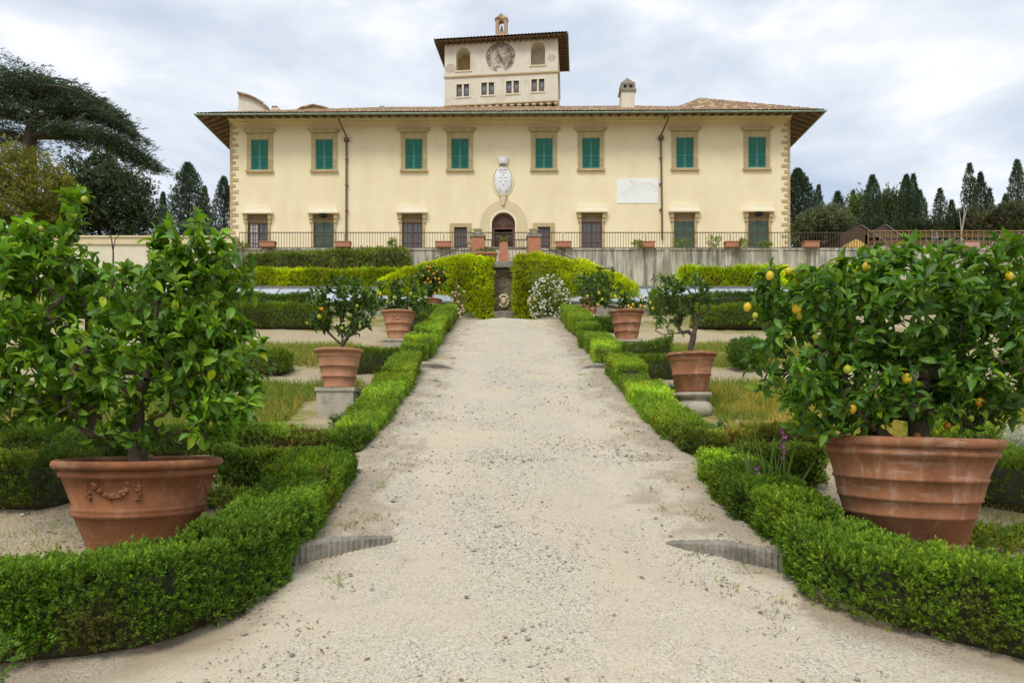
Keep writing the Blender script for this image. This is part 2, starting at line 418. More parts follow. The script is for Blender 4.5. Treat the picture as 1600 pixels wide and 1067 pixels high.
def sprig(seed, n=6, wd=.42, ll=.5, spread=.9):
    rg = np.random.default_rng(seed); Vs = []; Qs = []; fr = []
    tv, tq = diamond(wd, .08)
    for i in range(n):
        t = i / (n - 1); a = i * 2.4 + rg.uniform(-.4, .4)
        sp_ = spread * (1.15 - .75 * t)
        ax = np.array([[math.cos(a) * sp_, 1.0, math.sin(a) * sp_]])
        v, q, _ = place(tv, tq, np.array([[0, t * .62, 0]]), ax, rg, ll * rg.uniform(.8, 1.15) * (1.05 - .35 * t))
        Qs.append(q + 4 * i); Vs.append(v); fr += [t] * 4
    return np.concatenate(Vs), np.concatenate(Qs), np.array(fr)
def citrus_leaf(wd=.46, curl=.16, fold=.10):
    h = wd / 2
    V = [(0, 0, 0), (0, .5, curl * .8), (0, 1, -curl * .6), (h * .78, .24, fold + curl * .45), (h, .52, fold + curl * .75), (h * .62, .8, fold * .7 + curl * .2),
         (-h * .78, .24, fold + curl * .45), (-h, .52, fold + curl * .75), (-h * .62, .8, fold * .7 + curl * .2)]
    Q = [(0, 3, 4, 1), (1, 4, 5, 2), (0, 1, 7, 6), (1, 2, 8, 7)]
    return np.array(V, float), np.array(Q)

# ---------------------------------------------------------------- terrain profile
def sstep(a, b, x):
    t = np.clip((np.asarray(x, float) - a) / (b - a), 0, 1); return t * t * (3 - 2 * t)
_py = [-60, 0, 21.7, 25, 26, 32, 44.4, 44.9, 45.4, 48.6, 60, 3000]
_pz = [-16.4, -2.0, 3.208, 3.50, 3.6, 5.9, 7.6, 8.0, 10.95, 11.9, 12.0, 12.0]
_by = [-60, 0, 2.5, 3.6, 5, 7, 9, 10, 11.5, 13, 15.7, 17.4, 21.5, 22.5, 25, 26, 32, 44.4, 44.9, 45.4, 48.6, 60, 3000]
_bz = [-16.4, -2.0, -1.40, -1.13, -.87, -.42, -.02, .17, .68, 1.08, 1.79, 2.28, 3.18, 3.47, 3.62, 3.7, 5.9, 7.6, 8.0, 10.95, 11.9, 12.0, 12.0]
def path_z(y): return np.interp(y, _py, _pz)
def ground_z(x, y):
    x = np.asarray(x, float); y = np.asarray(y, float)
    k = sstep(1.55, 2.0, np.abs(x - .17)) * (y < 26)
    return np.where(y < 26, (1 - k) * (path_z(y) - .05) + k * np.interp(y, _by, _bz), np.interp(y, _by, _bz))
def gz(x, y): return float(ground_z(np.array([x]), np.array([y]))[0])
# ================================================================ ground and path
def grid_mesh(name, xs, ys, zf, mat, cover=None):
    X, Y = np.meshgrid(xs, ys); x, y = X.ravel(), Y.ravel(); z = zf(x, y)
    nx, ny = len(xs), len(ys); i = np.arange(nx - 1)[None, :] + nx * np.arange(ny - 1)[:, None]; i = i.ravel()
    Q = np.stack([i, i + 1, i + nx + 1, i + nx], 1)
    return np_mesh(name, np.stack([x, y, z], 1), Q, mat, tint=None if cover is None else cover(x, y), attr='cover', smooth=True)
xs = np.concatenate([[-3000, -900, -300, -120, -60, -40], np.arange(-24, -6, .4), np.arange(-6, 6.0, .08), np.arange(6, 24.1, .4), [40, 60, 120, 300, 900, 3000]])
ys = np.concatenate([[-900, -200, -60, -25, -10], np.arange(-4, 2, .5), np.arange(2, 10, .07), np.arange(10, 27, .14), np.arange(27, 52, .4), [60, 80, 120, 200, 400, 900, 3000]])
def gfun(x, y):
    z = ground_z(x, y) - .06 * (1 - sstep(3.8, 4.4, y)) * (np.abs(x) < 6.3) * (y > -3); near = (y > 1) & (y < 26) & (np.abs(x) < 20)
    p = np.stack([x, y, 0 * x], 1)
    und = (vnoise(p * 1.3, 1) - .5) * .07 + (vnoise(p * 5, 2) - .5) * .025
    k = sstep(1.5, 2.2, np.abs(x - .17))
    return z + np.where(near, und * k, 0)
def cover(x, y):
    p = np.stack([x, y, 0 * x], 1); a = np.abs(x - .17)
    n = vnoise(p * .9, 5) * .6 + vnoise(p * 2.6, 6) * .4
    bank = np.interp(y, [6.6, 8, 9.2, 11.0, 11.6, 12.9, 13.2, 15.4, 15.9, 17.2, 17.6, 20, 26, 28, 44, 46, 50], [.0, .55, 1, 1, .05, .05, .8, .8, .05, .1, .6, .3, .3, 1, 1, .2, .2])
    grass = np.clip(bank * sstep(1.9, 2.4, a) * (1.2 * sstep(.25, .6, n) + .25), 0, 1)
    soil = sstep(1.35, 1.7, a) * (1 - sstep(2.0, 2.5, a)) * .6
    return np.stack([np.where(y > 50, 1, grass), np.clip(soil + .34 * sstep(.3, .7, vnoise(p * 1.6, 57)) * (a > 1.6), 0, 1) * (y < 24), 0 * x], 1)
g = grid_mesh('ground', xs, ys, gfun, M['ground'], cover); tag(g, kind='structure')

# kerb stones set across the path edges: (y at hedge, y at tip, x at hedge, x at tip, height)
KERBS = [(4.70, 5.12, -1.32, -.78, .125), (4.66, 5.02, 1.66, 1.12, .125), (12.55, 12.62, -1.30, -.86, .11), (12.45, 12.52, 1.68, 1.30, .11), (21.6, 21.75, -1.32, -.6, .10), (21.6, 21.75, 1.66, .95, .10)]
def pfun(x, y):
    a = np.abs(x - .17)
    p = np.stack([x, y, 0 * x], 1)
    z = path_z(y) + .05 * (1 - (a / 1.5) ** 2) * sstep(8, 21, y) + (vnoise(p * 1.6, 11) - .5) * .035 + (vnoise(p * 6, 12) - .5) * .018 + (vnoise(p * 22, 13) - .5) * .010
    z = z - .02 * np.exp(-((a - .75) / .22) ** 2)
    for yh, yt, xh, xt, h in KERBS:
        t = np.clip((x - xt) / (xh - xt), 0, 1); yk = yt + (yh - yt) * t
        side = sstep(0, 1, t)
        d = y - yk
        z = z + h * .85 * side * np.where(d > .06, np.exp(-(d - .06) / .8), np.clip((d + .02) / .08, 0, 1)) * (d > -.02)
    return z
xs2 = np.linspace(-1.75, 2.1, 120); ys2 = np.concatenate([np.arange(-3, 2.2, .3), np.arange(2.2, 8, .03), np.arange(8, 25, .08)])
def pz_edge(x, y):
    z = pfun(x, y); a = np.abs(x - .17)
    return z - np.where(y > 4.9, .10, .03) * sstep(1.55, 1.9, a)
def hedge_gap(x, y):      # how far in front of the two front hedges a point lies
    yl = np.interp(x, [-6, -2.65, -1.75, -1.30, -1.22, 1.60, 1.70, 2.4, 3.2, 5.6], [3.2, 3.40, 3.58, 4.0, 9, 9, 4.05, 3.55, 3.13, 2.0])
    return np.where(y > 4.9, 9., yl - y)
def path_cover(x, y):
    a = np.abs(x - .17); p = np.stack([x, y, 0 * x], 1)
    return np.stack([0 * x, sstep(1.0, 1.45, a + (vnoise(p * 3.5, 51) - .5) * .7 + (vnoise(p * 12, 52) - .5) * .4) * .75 * (y > 3.2), np.exp(-((a - .72 - (vnoise(p * .7, 53) - .5) * .3) / .30) ** 2)], 1)
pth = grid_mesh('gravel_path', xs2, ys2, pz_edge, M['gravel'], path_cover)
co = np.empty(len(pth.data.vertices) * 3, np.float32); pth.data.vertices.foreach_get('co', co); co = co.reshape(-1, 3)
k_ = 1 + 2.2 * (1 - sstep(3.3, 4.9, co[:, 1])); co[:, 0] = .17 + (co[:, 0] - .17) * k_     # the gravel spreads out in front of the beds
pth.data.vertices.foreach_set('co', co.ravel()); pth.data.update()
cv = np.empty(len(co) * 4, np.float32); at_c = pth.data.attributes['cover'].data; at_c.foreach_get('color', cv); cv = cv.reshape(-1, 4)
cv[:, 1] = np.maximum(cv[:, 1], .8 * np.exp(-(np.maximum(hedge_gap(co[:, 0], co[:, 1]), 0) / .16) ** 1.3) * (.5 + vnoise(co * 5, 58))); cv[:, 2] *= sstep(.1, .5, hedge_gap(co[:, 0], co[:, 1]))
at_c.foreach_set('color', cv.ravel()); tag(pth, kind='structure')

rng = np.random.default_rng(4)
# loose pebbles
def pebbles(n, xr, yr, size, seed, zf, dens):
    rg = np.random.default_rng(seed)
    x = rg.uniform(*xr, n); y = yr[0] + (yr[1] - yr[0]) * rg.random(n) ** 1.5
    keep = rg.random(n) < dens(x, y); x, y = x[keep], y[keep]
    s = size * np.exp(rg.normal(0, .45, len(x)))
    return np.stack([x, y, zf(x, y) + s * .22], 1), s
octv = np.array([(1, 0, 0), (.35, .9, .1), (-.8, .55, 0), (-.75, -.6, .05), (.3, -.95, 0), (.1, .1, .62), (0, 0, -.5)], float)
octq = np.array([(0, 1, 5), (1, 2, 5), (2, 3, 5), (3, 4, 5), (4, 0, 5), (1, 0, 6), (2, 1, 6), (3, 2, 6), (4, 3, 6), (0, 4, 6)])
def dens_path(x, y):
    p = np.stack([x, y, 0 * x], 1); a = np.abs(x - .17)
    return np.clip(.10 + .75 * sstep(.46, .7, vnoise(p * 1.4, 31)) + .6 * sstep(1.15, 1.5, a) + .5 * np.exp(-(x - .15) ** 2 / .06) * (y < 6) + .9 * (hedge_gap(x, y) < .28), 0, 1)
def dens_bed(x, y):
    return np.clip(sstep(1.9, 2.2, np.abs(x - .17)) * .8, 0, 1)
pa, sa = pebbles(26000, (-2.6, 2.9), (2.3, 8), .0048, 21, pz_edge, dens_path)
pd, sd2 = pebbles(13000, (-1.35, 1.7), (7, 19), .0058, 24, pz_edge, dens_path)
pb, sb = pebbles(7000, (-4.5, 4.5), (3.5, 8), .0085, 22, gfun, dens_bed)
pc, sc_ = pebbles(90, (-1.4, 1.75), (2.5, 8), .013, 23, pz_edge, dens_path)
pp = np.concatenate([pa, pb, pc, pd]); ss = np.concatenate([sa, sb, sc_, sd2]); n = len(pp)
ax = rng.normal(size=(n, 3)); ax[:, 2] *= .12
nr = np.tile([0, 0, 1.0], (n, 1)) + rng.normal(0, .12, (n, 3))
V, Q, idx = place(octv, octq, pp, ax, rng, ss, nr, rng.uniform(.6, 1.1, n))
g_ = rng.random(n)[:, None]; base = np.where(g_ < .45, (.40, .355, .29), np.where(g_ < .75, (.30, .285, .26), np.where(g_ < .9, (.58, .55, .48), (.40, .26, .17)))) * rng.uniform(.75, 1.2, (n, 1))
st = np_mesh('loose_gravel', V, Q, M['pebble'], tint=base[idx]); tag(st, kind='stuff')

# fallen leaves and a few weeds along the path edges
rl = np.random.default_rng(77); n = 150; lxp = np.where(rl.random(n) < .7, .17 + np.sign(rl.normal(size=n)) * rl.uniform(.9, 1.45, n), rl.uniform(-1.2, 1.5, n)); lyp = 2.6 + 9 * rl.random(n) ** 1.6
lp = np.stack([lxp, lyp, pz_edge(lxp, lyp) + .006], 1); V0, Q0 = diamond(.5, .12); axl = rl.normal(size=(n, 3)); axl[:, 2] *= .12
V, Q, idx = place(V0, Q0, lp, axl, rl, rl.uniform(.025, .055, n), np.tile([0, 0, 1.0], (n, 1)) + rl.normal(0, .2, (n, 3)))
lc = np.array([(.24, .13, .06), (.32, .20, .08), (.16, .20, .05), (.38, .30, .10), (.18, .10, .05)])[rl.integers(0, 5, n)]
tag(np_mesh('fallen_leaves', V, Q, M['pebble'], tint=lc[idx]), kind='stuff')
# kerbs
kerb_lab = ['weathered ribbed stone kerb by the bottom left of the path', 'weathered ribbed stone kerb by the bottom right of the path',
            'stone kerb halfway up the path against its left hedge', 'stone kerb halfway up the path against its right hedge',
            'low stone kerb at the top left end of the path', 'low stone kerb at the top right end of the path']
for (yh, yt, xh, xt, h), lab in zip(KERBS, kerb_lab):
    mb = MB(); N = 40; vs = []; fs = []
    for i in range(N + 1):
        t = i / N; x = xt + (xh - xt) * t * 1.18; y = yt + (yh - yt) * (t * 1.18) ** .8
        z0 = float(path_z(y)); hh = h * (.10 + .90 * min(1, t * 1.8) ** .7) * (1 + .05 * math.sin(i * 2.1)); r = .016 * (i % 2)
        for yy, zz in ((y + r, z0 - .15), (y + r, z0 + hh * .82), (y + .03, z0 + hh), (y + .10, z0 + hh), (y + .12, z0 - .15)): vs.append((x, yy, zz))
    for i in range(N):
        for k in range(4): fs.append((i * 5 + k, (i + 1) * 5 + k, (i + 1) * 5 + k + 1, i * 5 + k + 1))
    fs += [(0, 1, 2, 3, 4), tuple(N * 5 + k for k in (4, 3, 2, 1, 0))]
    mb.add(vs, fs); tag(mb.build('kerb_stone', M['kerb']), lab, 'kerb', 'kerb stones across the path edges')

# grass blades and weeds
def blades(name, n, region, hgt, cols, seed, lean=.5, kind='stuff', wd=.06):
    rg = np.random.default_rng(seed); pts = region(rg, n); m = len(pts)
    V0 = np.array([(-wd / 2, 0, 0), (wd / 2, 0, 0), (wd * .32, .55, .06), (-wd * .32, .55, .06), (.0, 1, .22), (-.004, 1, .22)])
    Q0 = np.array([(0, 1, 2, 3), (3, 2, 4, 5)])
    ax = rg.normal(0, lean, (m, 3)); ax[:, 2] = 1
    V, Q, idx = place(V0, Q0, pts, ax, rg, hgt * rg.uniform(.5, 1.3, m))
    cols = np.array(cols); ci = rg.integers(0, len(cols), m); tint = cols[ci] * rg.uniform(.75, 1.25, (m, 1))
    o = np_mesh(name, V, Q, M['leaf'], tint=tint[idx]); return tag(o, kind=kind)
def edge_region(rg, n):
    c = rg.uniform(2.9, 14, 70); s_ = np.where(rg.random(70) < .5, -1, 1); o_ = rg.uniform(1.05, 1.42, 70); k = rg.integers(0, 70, n)
    x = .17 + s_[k] * o_[k] + rg.normal(0, .035, n); y = c[k] + rg.normal(0, .05, n); return np.stack([x, y, pz_edge(x, y) - .004], 1)
def bank_region(x0, x1, y0, y1, thr=.42, seed=3):
    def f(rg, n):
        x = rg.uniform(x0, x1, n * 3); y = rg.uniform(y0, y1, n * 3); p = np.stack([x, y, 0 * x], 1)
        k = (vnoise(p * .9, seed) * .55 + vnoise(p * 3, seed + 1) * .45) > thr
        k &= ~((np.abs(y - 9.7) < 1.0) & (np.abs(x) < 2.85)) & (np.abs(x) > np.where(np.abs(y - 15) < 1, 2.9, 0))
        x, y = x[k][:n], y[k][:n]; return np.stack([x, y, gfun(x, y) - .01], 1)
    return f
DRY = [(.46, .34, .11), (.50, .38, .12), (.40, .32, .08), (.33, .33, .06), (.28, .32, .05)]
GRN = [(.16, .25, .035), (.22, .30, .04), (.12, .20, .03), (.30, .33, .05)]
blades('dry_grass', 30000, bank_region(2.25, 7, 8.0, 11.4, .33), .19, [(.50, .36, .09), (.54, .40, .11), (.42, .33, .08), (.34, .34, .06), (.30, .36, .06)], 41, lean=.8)
blades('green_tussocks', 22000, bank_region(2.3, 7, 7.9, 11.6, .44, 9), .17, GRN, 40, lean=.7)
blades('meadow_grass', 20000, bank_region(-7, -2.1, 7.6, 11.4, .42), .16, GRN + DRY[:3], 42)
blades('bank_grass', 24000, bank_region(2.4, 7.5, 13.2, 15.5, .36), .15, GRN + GRN + DRY, 43)
blades('bed_grass', 24000, bank_region(-7.5, -2.3, 13.2, 15.5, .36), .15, GRN + GRN + DRY[:3], 44)
blades('sparse_weeds', 1500, bank_region(-4.8, -1.95, 4.0, 6.6, .60), .07, GRN, 45)
blades('low_weeds', 5500, bank_region(2.1, 5.2, 3.8, 6.6, .58), .08, GRN + DRY[:2], 46)
blades('path_weeds', 900, edge_region, .045, GRN, 39, lean=.9, wd=.16)
blades('left_weeds', 30000, bank_region(-6, -2.0, 7.9, 11.6, .36, 14), .14, GRN, 38, lean=.7)
blades('upper_grass', 16000, bank_region(-9, 9, 18.8, 22.5, .42), .12, GRN + DRY[:2], 47)
blades('slope_grass', 9000, bank_region(-24, 24, 27, 44, .3), .5, GRN, 48, wd=.14)

# ================================================================ retaining wall and terrace
def S45(px): return (px - CX) / F * 45.0
def Z45(py): return (HY - py) / F * 45.0
ZT = Z45(388)
mb = MB(); x0, x1 = S45(372), 60.0
mb.box(x0, x1, 45.0, 45.5, 6.5, ZT - .12)
mb.box(x0 - .02, x1, 44.94, 45.55, ZT - .12, ZT)
for px in (560, 690, 1042, 1220, 1420):            # shallow buttress strips
    mb.box(S45(px) - .18, S45(px) + .18, 44.93, 45.0, 6.5, ZT - .12)
tag(mb.build('retaining_wall', M['retain']), 'long streaked grey retaining wall below the villa terrace', 'wall')
mb = MB(); zl = Z45(371.5)
mb.box(-60, x0 - .03, 44.6, 45.2, 6.5, zl - .52, 0); mb.box(-60, x0 - .0301, 44.5, 45.3, zl - .52, zl - .42, 1); mb.box(-60, x0 - .0302, 44.56, 45.24, zl - .42, zl - .1, 1); mb.box(-60, x0 - .0303, 44.48, 45.32, zl - .1, zl, 1)
tag(mb.build('garden_wall', [M['cream'], M['stone_light']]), 'cream garden wall with moulded coping left of the villa, behind the lemon tree', 'wall')

PLANT = [420, 537, 693, 880, 1010, 1143, 1265, 1513]
plab = ['below the leftmost ground floor window', 'just left of the left downpipe', 'left of the arched door', 'right of the arched door',
        'left of the right downpipe', 'between the two right green doors', 'just past the right villa corner', 'under the rusty scroll railing at far right']
for px, lb in zip(PLANT, plab):
    e_ = empty('brick_planter', (S45(px), 44.9, ZT), 0, ('pink' if px > 1500 else 'orange') + ' brick planter on the terrace wall ' + lb, 'planter', 'brick planters on the terrace wall')
    m2 = M['brickpink'] if px > 1500 else M['brick']
    b = MB(); b.box(-.45, .45, -.28, .2, .002, .30); b.build('body', m2, e_)
    b = MB(); b.box(-.49, .49, -.31, .23, .30, .345); b.build('rim', M['terra3'], e_)
edges = [372] + PLANT[:-1] + [1372]
rlab = ['from the villa left corner to the first brick planter', 'below the second upper window from the left', 'crossing in front of the left downpipe and third window',
        'in front of the arched villa door', 'in front of the fourth ground floor window with brown panes', 'in front of the right downpipe and a green door',
        'in front of the rightmost green ground floor door', 'right of the villa, in front of the grey green bush']
for i in range(8):
    a, b_ = S45(edges[i]) + (.0 if i == 0 else .03), S45(edges[i + 1]) - .03
    e_ = empty('iron_railing', ((a + b_) / 2, 45.24, ZT), 0, 'thin brown iron railing ' + rlab[i], 'railing', 'iron railings along the terrace')
    h = (b_ - a) / 2
    t = MB(); t.box(-h, h, -.02, .02, 1.0, 1.045); t.build('top_rail', M['iron'], e_)
    t = MB(); t.box(-h, h, -.015, .015, .08, .11); t.build('bottom_rail', M['iron'], e_)
    n = int(2 * h / .165); t = MB()
    for k in range(n + 1):
        x = -h + 2 * h * k / n; t.box(x - .012, x + .012, -.012, .012, .0, 1.0)
    t.build('bars', M['iron'], e_)
# scroll railing on a low stone base
xa, xb = S45(1368), S45(1900); e_ = empty('scroll_railing', (xa, 45.9, ZT), 0, 'rusty scroll patterned iron railing on a low stone base at far right', 'railing')
b = MB(); b.box(0, xb - xa, -.15, .15, -.1, .30); b.build('stone_base', M['retain'], e_)
b = MB(); b.box(0, xb - xa, -.03, .03, 1.28, 1.33); b.box(0, xb - xa, -.02, .02, .34, .38)
nb = int((xb - xa) / .36)
for k in range(nb + 1): b.box(k * .36 - .022, k * .36 + .022, -.022, .022, .30, 1.28)
b.build('rails', M['rust'], e_)
for j in range(2):
    b = MB()
    for k in range(nb):
        c = (k * .36 + .18, 0, .58 + j * .44); pts = []
        for q in range(15):
            a = q / 14 * 4.2 * math.pi * .8; r = .165 * (1 - q / 17); sg = 1 if j else -1
            pts.append((c[0] + r * math.cos(a + 1.2), 0, c[2] + sg * r * math.sin(a + 1.2)))
        b.tube(pts, .022, 4)
    b.build('scroll_row', M['rust'], e_)

# ================================================================ terrace stair landing, piers, pots
def at(px, py, d): p = P(px, py, d); return p
for px, lb in ((746.5, 'left of the arched door'), (834, 'right of the arched door')):
    p = at(px, 372, 43.0); e_ = empty('gate_pier', (p.x, 43.0, p.z), 0, 'brick pier with grey stone cap at the stair head ' + lb, 'pier', 'brick piers at the stair head')
    b = MB(); b.box(-.38, .38, -.38, .38, -4.0, -.02); b.build('shaft', M['brick'], e_)
    b = MB(); b.box(-.44, .44, -.44, .44, -.02, .06); b.prism([(-.44, .06), (.44, .06), (.30, .18), (-.30, .18)], -.43, .43); b.build('cap', M['kerb'], e_)
    u = empty('stone_bowl', (p.x, 43.0, p.z + .182), 0, 'shallow stone bowl standing on the brick pier ' + lb, 'bowl', 'stone bowls on the piers')
    b = MB(); b.lathe([(.0, 0), (.17, 0), (.13, .06), (.12, .1), (.24, .22), (.30, .28), (.31, .31), (.27, .31), (.0, .2)], n=24); b.build('bowl', M['stone_light'], u, True)
p = at(787, 385, 42.6)
b = MB(); b.box(p.x - 1.35, p.x + 1.35, 43.5, 44.9, 8.0, at(0, 389, 43.5).z); b.box(p.x - 1.37, p.x + 1.37, 43.45, 44.9, at(0, 389, 43.5).z, at(0, 386, 43.5).z, 1)
tag(b.build('stair_landing', [M['cream'], M['kerb']]), 'cream stair landing with grey stone edge below the arched door', 'landing')
e_ = empty('brick_pedestal', (p.x, 42.6, p.z - .5), 0, 'small stepped brick pedestal in the middle of the stair landing', 'pedestal')
b = MB(); b.box(-.24, .24, -.24, .24, 0, .62); b.build('shaft', M['brick'], e_)
b = MB(); b.box(-.27, .27, -.27, .27, -2.5, 0); b.build('base', M['brick'], e_)
b = MB(); b.box(-.2, .2, -.2, .2, .62, .72); b.build('cap', M['terra3'], e_)
PED_TOP = (p.x, 42.6, p.z + .22)
for nm, xa_, ya_, xb_, yb_, lb in (('stair_rail', 757, 375, 823, 375, 'black iron railing across the stair head between the brick piers'), ('stair_rail', 735, 379, 680, 404, 'sloping iron handrail descending left from the left brick pier'), ('stair_rail', 845, 383, 900, 407, 'sloping iron handrail descending right from the right brick pier')):
    A, B = at(xa_, ya_, 42.4), at(xb_, yb_, 42.4); e_ = empty('stair_rail', (A.x, A.y, A.z), 0, lb, 'handrail', 'iron handrails of the double stair')
    b = MB(); b.bar((0, 0, 0), B - A, .05); b.build('handrail', M['iron'], e_)
    b = MB(); n = 12
    for k in range(n + 1):
        q = (B - A) * (k / n); b.box(q.x - .012, q.x + .012, -.012, .012, q.z - 1.1, q.z)
    b.build('bars', M['iron'], e_)

# ================================================================ villa
S = 49.0 / F; VX = 795.0; VZ = 12.0
def lx(px): return (px - VX) * S
def lz(py): return (HY - py) * S - VZ
villa = empty('villa', ((VX - CX) * S, 49.0, VZ), R(-.75), 'long two storey yellow villa with green shutters and wide tiled roof', 'villa')
def wall_holes(mb, x0, x1, z0, z1, holes, y=0.0, depth=.35, mi=0):
    xs = sorted({x0, x1, *[h[0] for h in holes], *[h[1] for h in holes]})
    for a, b in zip(xs[:-1], xs[1:]):
        cuts = sorted([(h[2], h[3]) for h in holes if h[0] <= a + 1e-6 and h[1] >= b - 1e-6]); z = z0
        for c, d in cuts + [(z1, z1)]:
            if c > z + 1e-6: mb.add([(a, y, z), (b, y, z), (b, y, c), (a, y, c)], [(0, 1, 2, 3)], mi)
            z = max(z, d)
    for a, b, c, d in [h[:4] for h in holes]:
        mb.add([(a, y, c), (a, y + depth, c), (a, y + depth, d), (a, y, d)], [(0, 1, 2, 3)], mi); mb.add([(b, y, c), (b, y + depth, c), (b, y + depth, d), (b, y, d)], [(0, 3, 2, 1)], mi)
        mb.add([(a, y, d), (b, y, d), (b, y + depth, d), (a, y + depth, d)], [(0, 3, 2, 1)], mi); mb.add([(a, y, c), (b, y, c), (b, y + depth, c), (a, y + depth, c)], [(0, 1, 2, 3)], mi)
UP = [404.5, 506, 646.5, 718.7, 850, 923, 1069, 1180.7]
GR = [(401.5, 'brown'), (505, 'green'), (644, 'brown'), (924.3, 'brown'), (1068, 'green'), (1183, 'green')]
SM = [719.7, 849.6]
u_t, u_b = lz(217), lz(264.5)
holes = [(lx(c) - .60, lx(c) + .60, u_b, u_t) for c in UP]
g_t, g_m = lz(334), lz(346.5)
holes += [(lx(c) - .70, lx(c) + .70, -1.1, g_t) for c, _ in GR] + [(lx(c) - .43, lx(c) + .43, -1.1, lz(355)) for c in SM]
DC = lx(786.6); DR = 21.1 * S; DSP = lz(350.5)
holes += [(DC - DR, DC + DR, -1.1, DSP + DR)]
WL, WR, WT, WD = lx(358), lx(1231.5), lz(182), 17.0
mb = MB(); wall_holes(mb, WL, WR, -1.2, WT, holes)
mb.add([(WL, 0, -1.2), (WL, WD, -1.2), (WL, WD, WT), (WL, 0, WT), (WR, 0, -1.2), (WR, WD, -1.2), (WR, WD, WT), (WR, 0, WT)], [(0, 3, 2, 1), (4, 5, 6, 7), (1, 2, 6, 5), (3, 7, 6, 2)])
mb.build('wall', M['wall'], villa)
# dark rooms behind the openings
# cornice under the eaves
b = MB(); b.box(WL - .06, WR + .06, -.10, 0, WT - .36, WT - .02); b.box(WL - .12, WR + .12, -.2, -.101, WT - .18, WT - .02)
b.build('cornice', M['wall'], villa)
# quoins
nq = 24; z0 = -.9
dz = (WT - .4 - z0) / nq
for sgn, xw in ((1, WL), (-1, WR)):
    b = MB()
    for i in range(nq):
        ln = (.53, .34)[i % 2]; a = xw - sgn * .035; c = xw + sgn * ln
        if i % 2 == 0 or True:
            zz = z0 + i * dz; hh = dz * (.52 if i % 2 == 0 else .5)
            b.box(min(a, c), max(a, c), -.04, .3, zz, zz + hh)
    a = xw - sgn * .03; c = xw + sgn * .13; b.box(min(a, c), max(a, c), -.03, .29, -1.1, WT - .37)
    b.build('quoins', M['stone'], villa)
# roof
OV = 1.6; EZ = lz(177.5) + 0.0
EZ = (HY - 177.5) / F * (49 - OV) - VZ
def roofz(y): return EZ + .45 * (y + OV)
def corr_sheet(mb, x0, x1, y0, y1, zf, per=.26, amp=.05, rows=8, mi=0):
    n = int((x1 - x0) / per * 6); vs = []; fs = []
    for j in range(rows + 1):
        y = y0 + (y1 - y0) * j / rows
        for i in range(n + 1):
            x = x0 + (x1 - x0) * i / n; vs.append((x, y, zf(x, y) + amp * abs(math.sin(math.pi * x / per))))
    for j in range(rows):
        for i in range(n):
            a = j * (n + 1) + i; fs.append((a, a + 1, a + n + 2, a + n + 1))
    mb.add(vs, fs, mi)
XL, XR = WL - OV, WR + OV
def hip(x, y): # main low roof with hipped ends
    d = min(y + OV, x - XL + .001, XR - x + .001, WD + OV - y)
    return EZ + .15 + .465 * d
mb = MB(); corr_sheet(mb, XL, XR, -OV - .03, WD + OV, hip, rows=26)
XH = lx(1105); 
def hip2(x, y):
    d = min((y + OV) * 1.0, (XR - x) * .72, (x - lx(1035)) * 1.1 + .2)
    return EZ + .13 + .58 * d if d > 0 else EZ
mb2 = MB(); corr_sheet(mb2, lx(1036), XR + .02, -OV - .05, 6.5, lambda x, y: max(EZ + .06, EZ + .16 + min(.64 * min(y + OV, 4.6), .37 * (XR + .02 - x), .85 * (x - lx(1036)))) , rows=30, amp=.035)
mb.v; b0 = len(mb.v); mb.add(mb2.v, mb2.f)
mb.build('roof', M['roof'], villa, True)
# soffit and rafters
SW = WT + .05
b = MB()
def sof(d): return EZ + .02 + (SW - EZ) * d / OV
vs = [(XL, -OV, EZ), (XR, -OV, EZ), (XR, WD + OV, EZ), (XL, WD + OV, EZ), (WL, 0, SW), (WR, 0, SW), (WR, WD, SW), (WL, WD, SW)]
b.add(vs, [(0, 4, 5, 1), (1, 5, 6, 2), (2, 6, 7, 3), (3, 7, 4, 0)])
b.build('soffit', M['soffit'], villa)
b = MB(); n = 66
for i in range(n + 1):
    x = XL + .15 + (XR - XL - .3) * i / n
    xe = min(max(x, WL + .02), WR - .02) if (x < WL or x > WR) else x
    yin = -max(0, WL - x, x - WR)
    b.bar((x, -OV + .05, EZ - .05), (x, yin if yin < 0 else -.02, EZ - .05 + (SW - EZ) * (OV + yin) / OV), .10, .13)
b.build('rafter_row', M['darkwood'], villa)
for side in (-1, 1):
    b = MB()
    for i in range(32):
        y = -OV + .3 + i * .6
        xo = XL + .05 if side < 0 else XR - .05; xi = WL if side < 0 else WR
        t = max(0, -y) / OV
        b.bar((xo, y, EZ - .05), (xi + side * OV * t, y, EZ - .05 + (SW - EZ) * (1 - t)), .10, .13)
    b.build('rafter_row', M['darkwood'], villa)
b = MB(); b.tube([(XL - .05, -OV - .09, EZ + .0), (XR + .05, -OV - .09, EZ + .0)], .06, 10)
b.tube([(XL - .09, -OV - .1, EZ + .03), (XL - .09, WD + OV, EZ + .03)], .06, 10); b.tube([(XR + .09, -OV - .1, EZ + .03), (XR + .09, WD + OV, EZ + .03)], .06, 10)
b.build('gutter', M['copper'], villa)
# downpipes
for px0, px1, px2, name in ((536, 541.5, 540.8, 'downpipe'), (1037.5, 1031.5, 1033.5, 'downpipe')):
    b = MB(); b.tube([(lx(px0), -OV - .05, EZ), (lx(px0), -OV * .75, EZ - .25), (lx(px1), -.16, lz(214)), (lx(px1), -.16, lz(222))], .06, 8)
    b.box(lx(px1) - .16, lx(px1) + .16, -.3, -.02, lz(221), lz(216)); b.tube([(lx(px1), -.13, lz(221)), (lx(px2), -.13, lz(376))], .065, 8)
    for py in (250, 290, 330): b.box(lx(px1) - .1, lx(px1) + .1, -.2, 0, lz(py), lz(py) + .05)
    b.build(name, M['pipe'], villa)

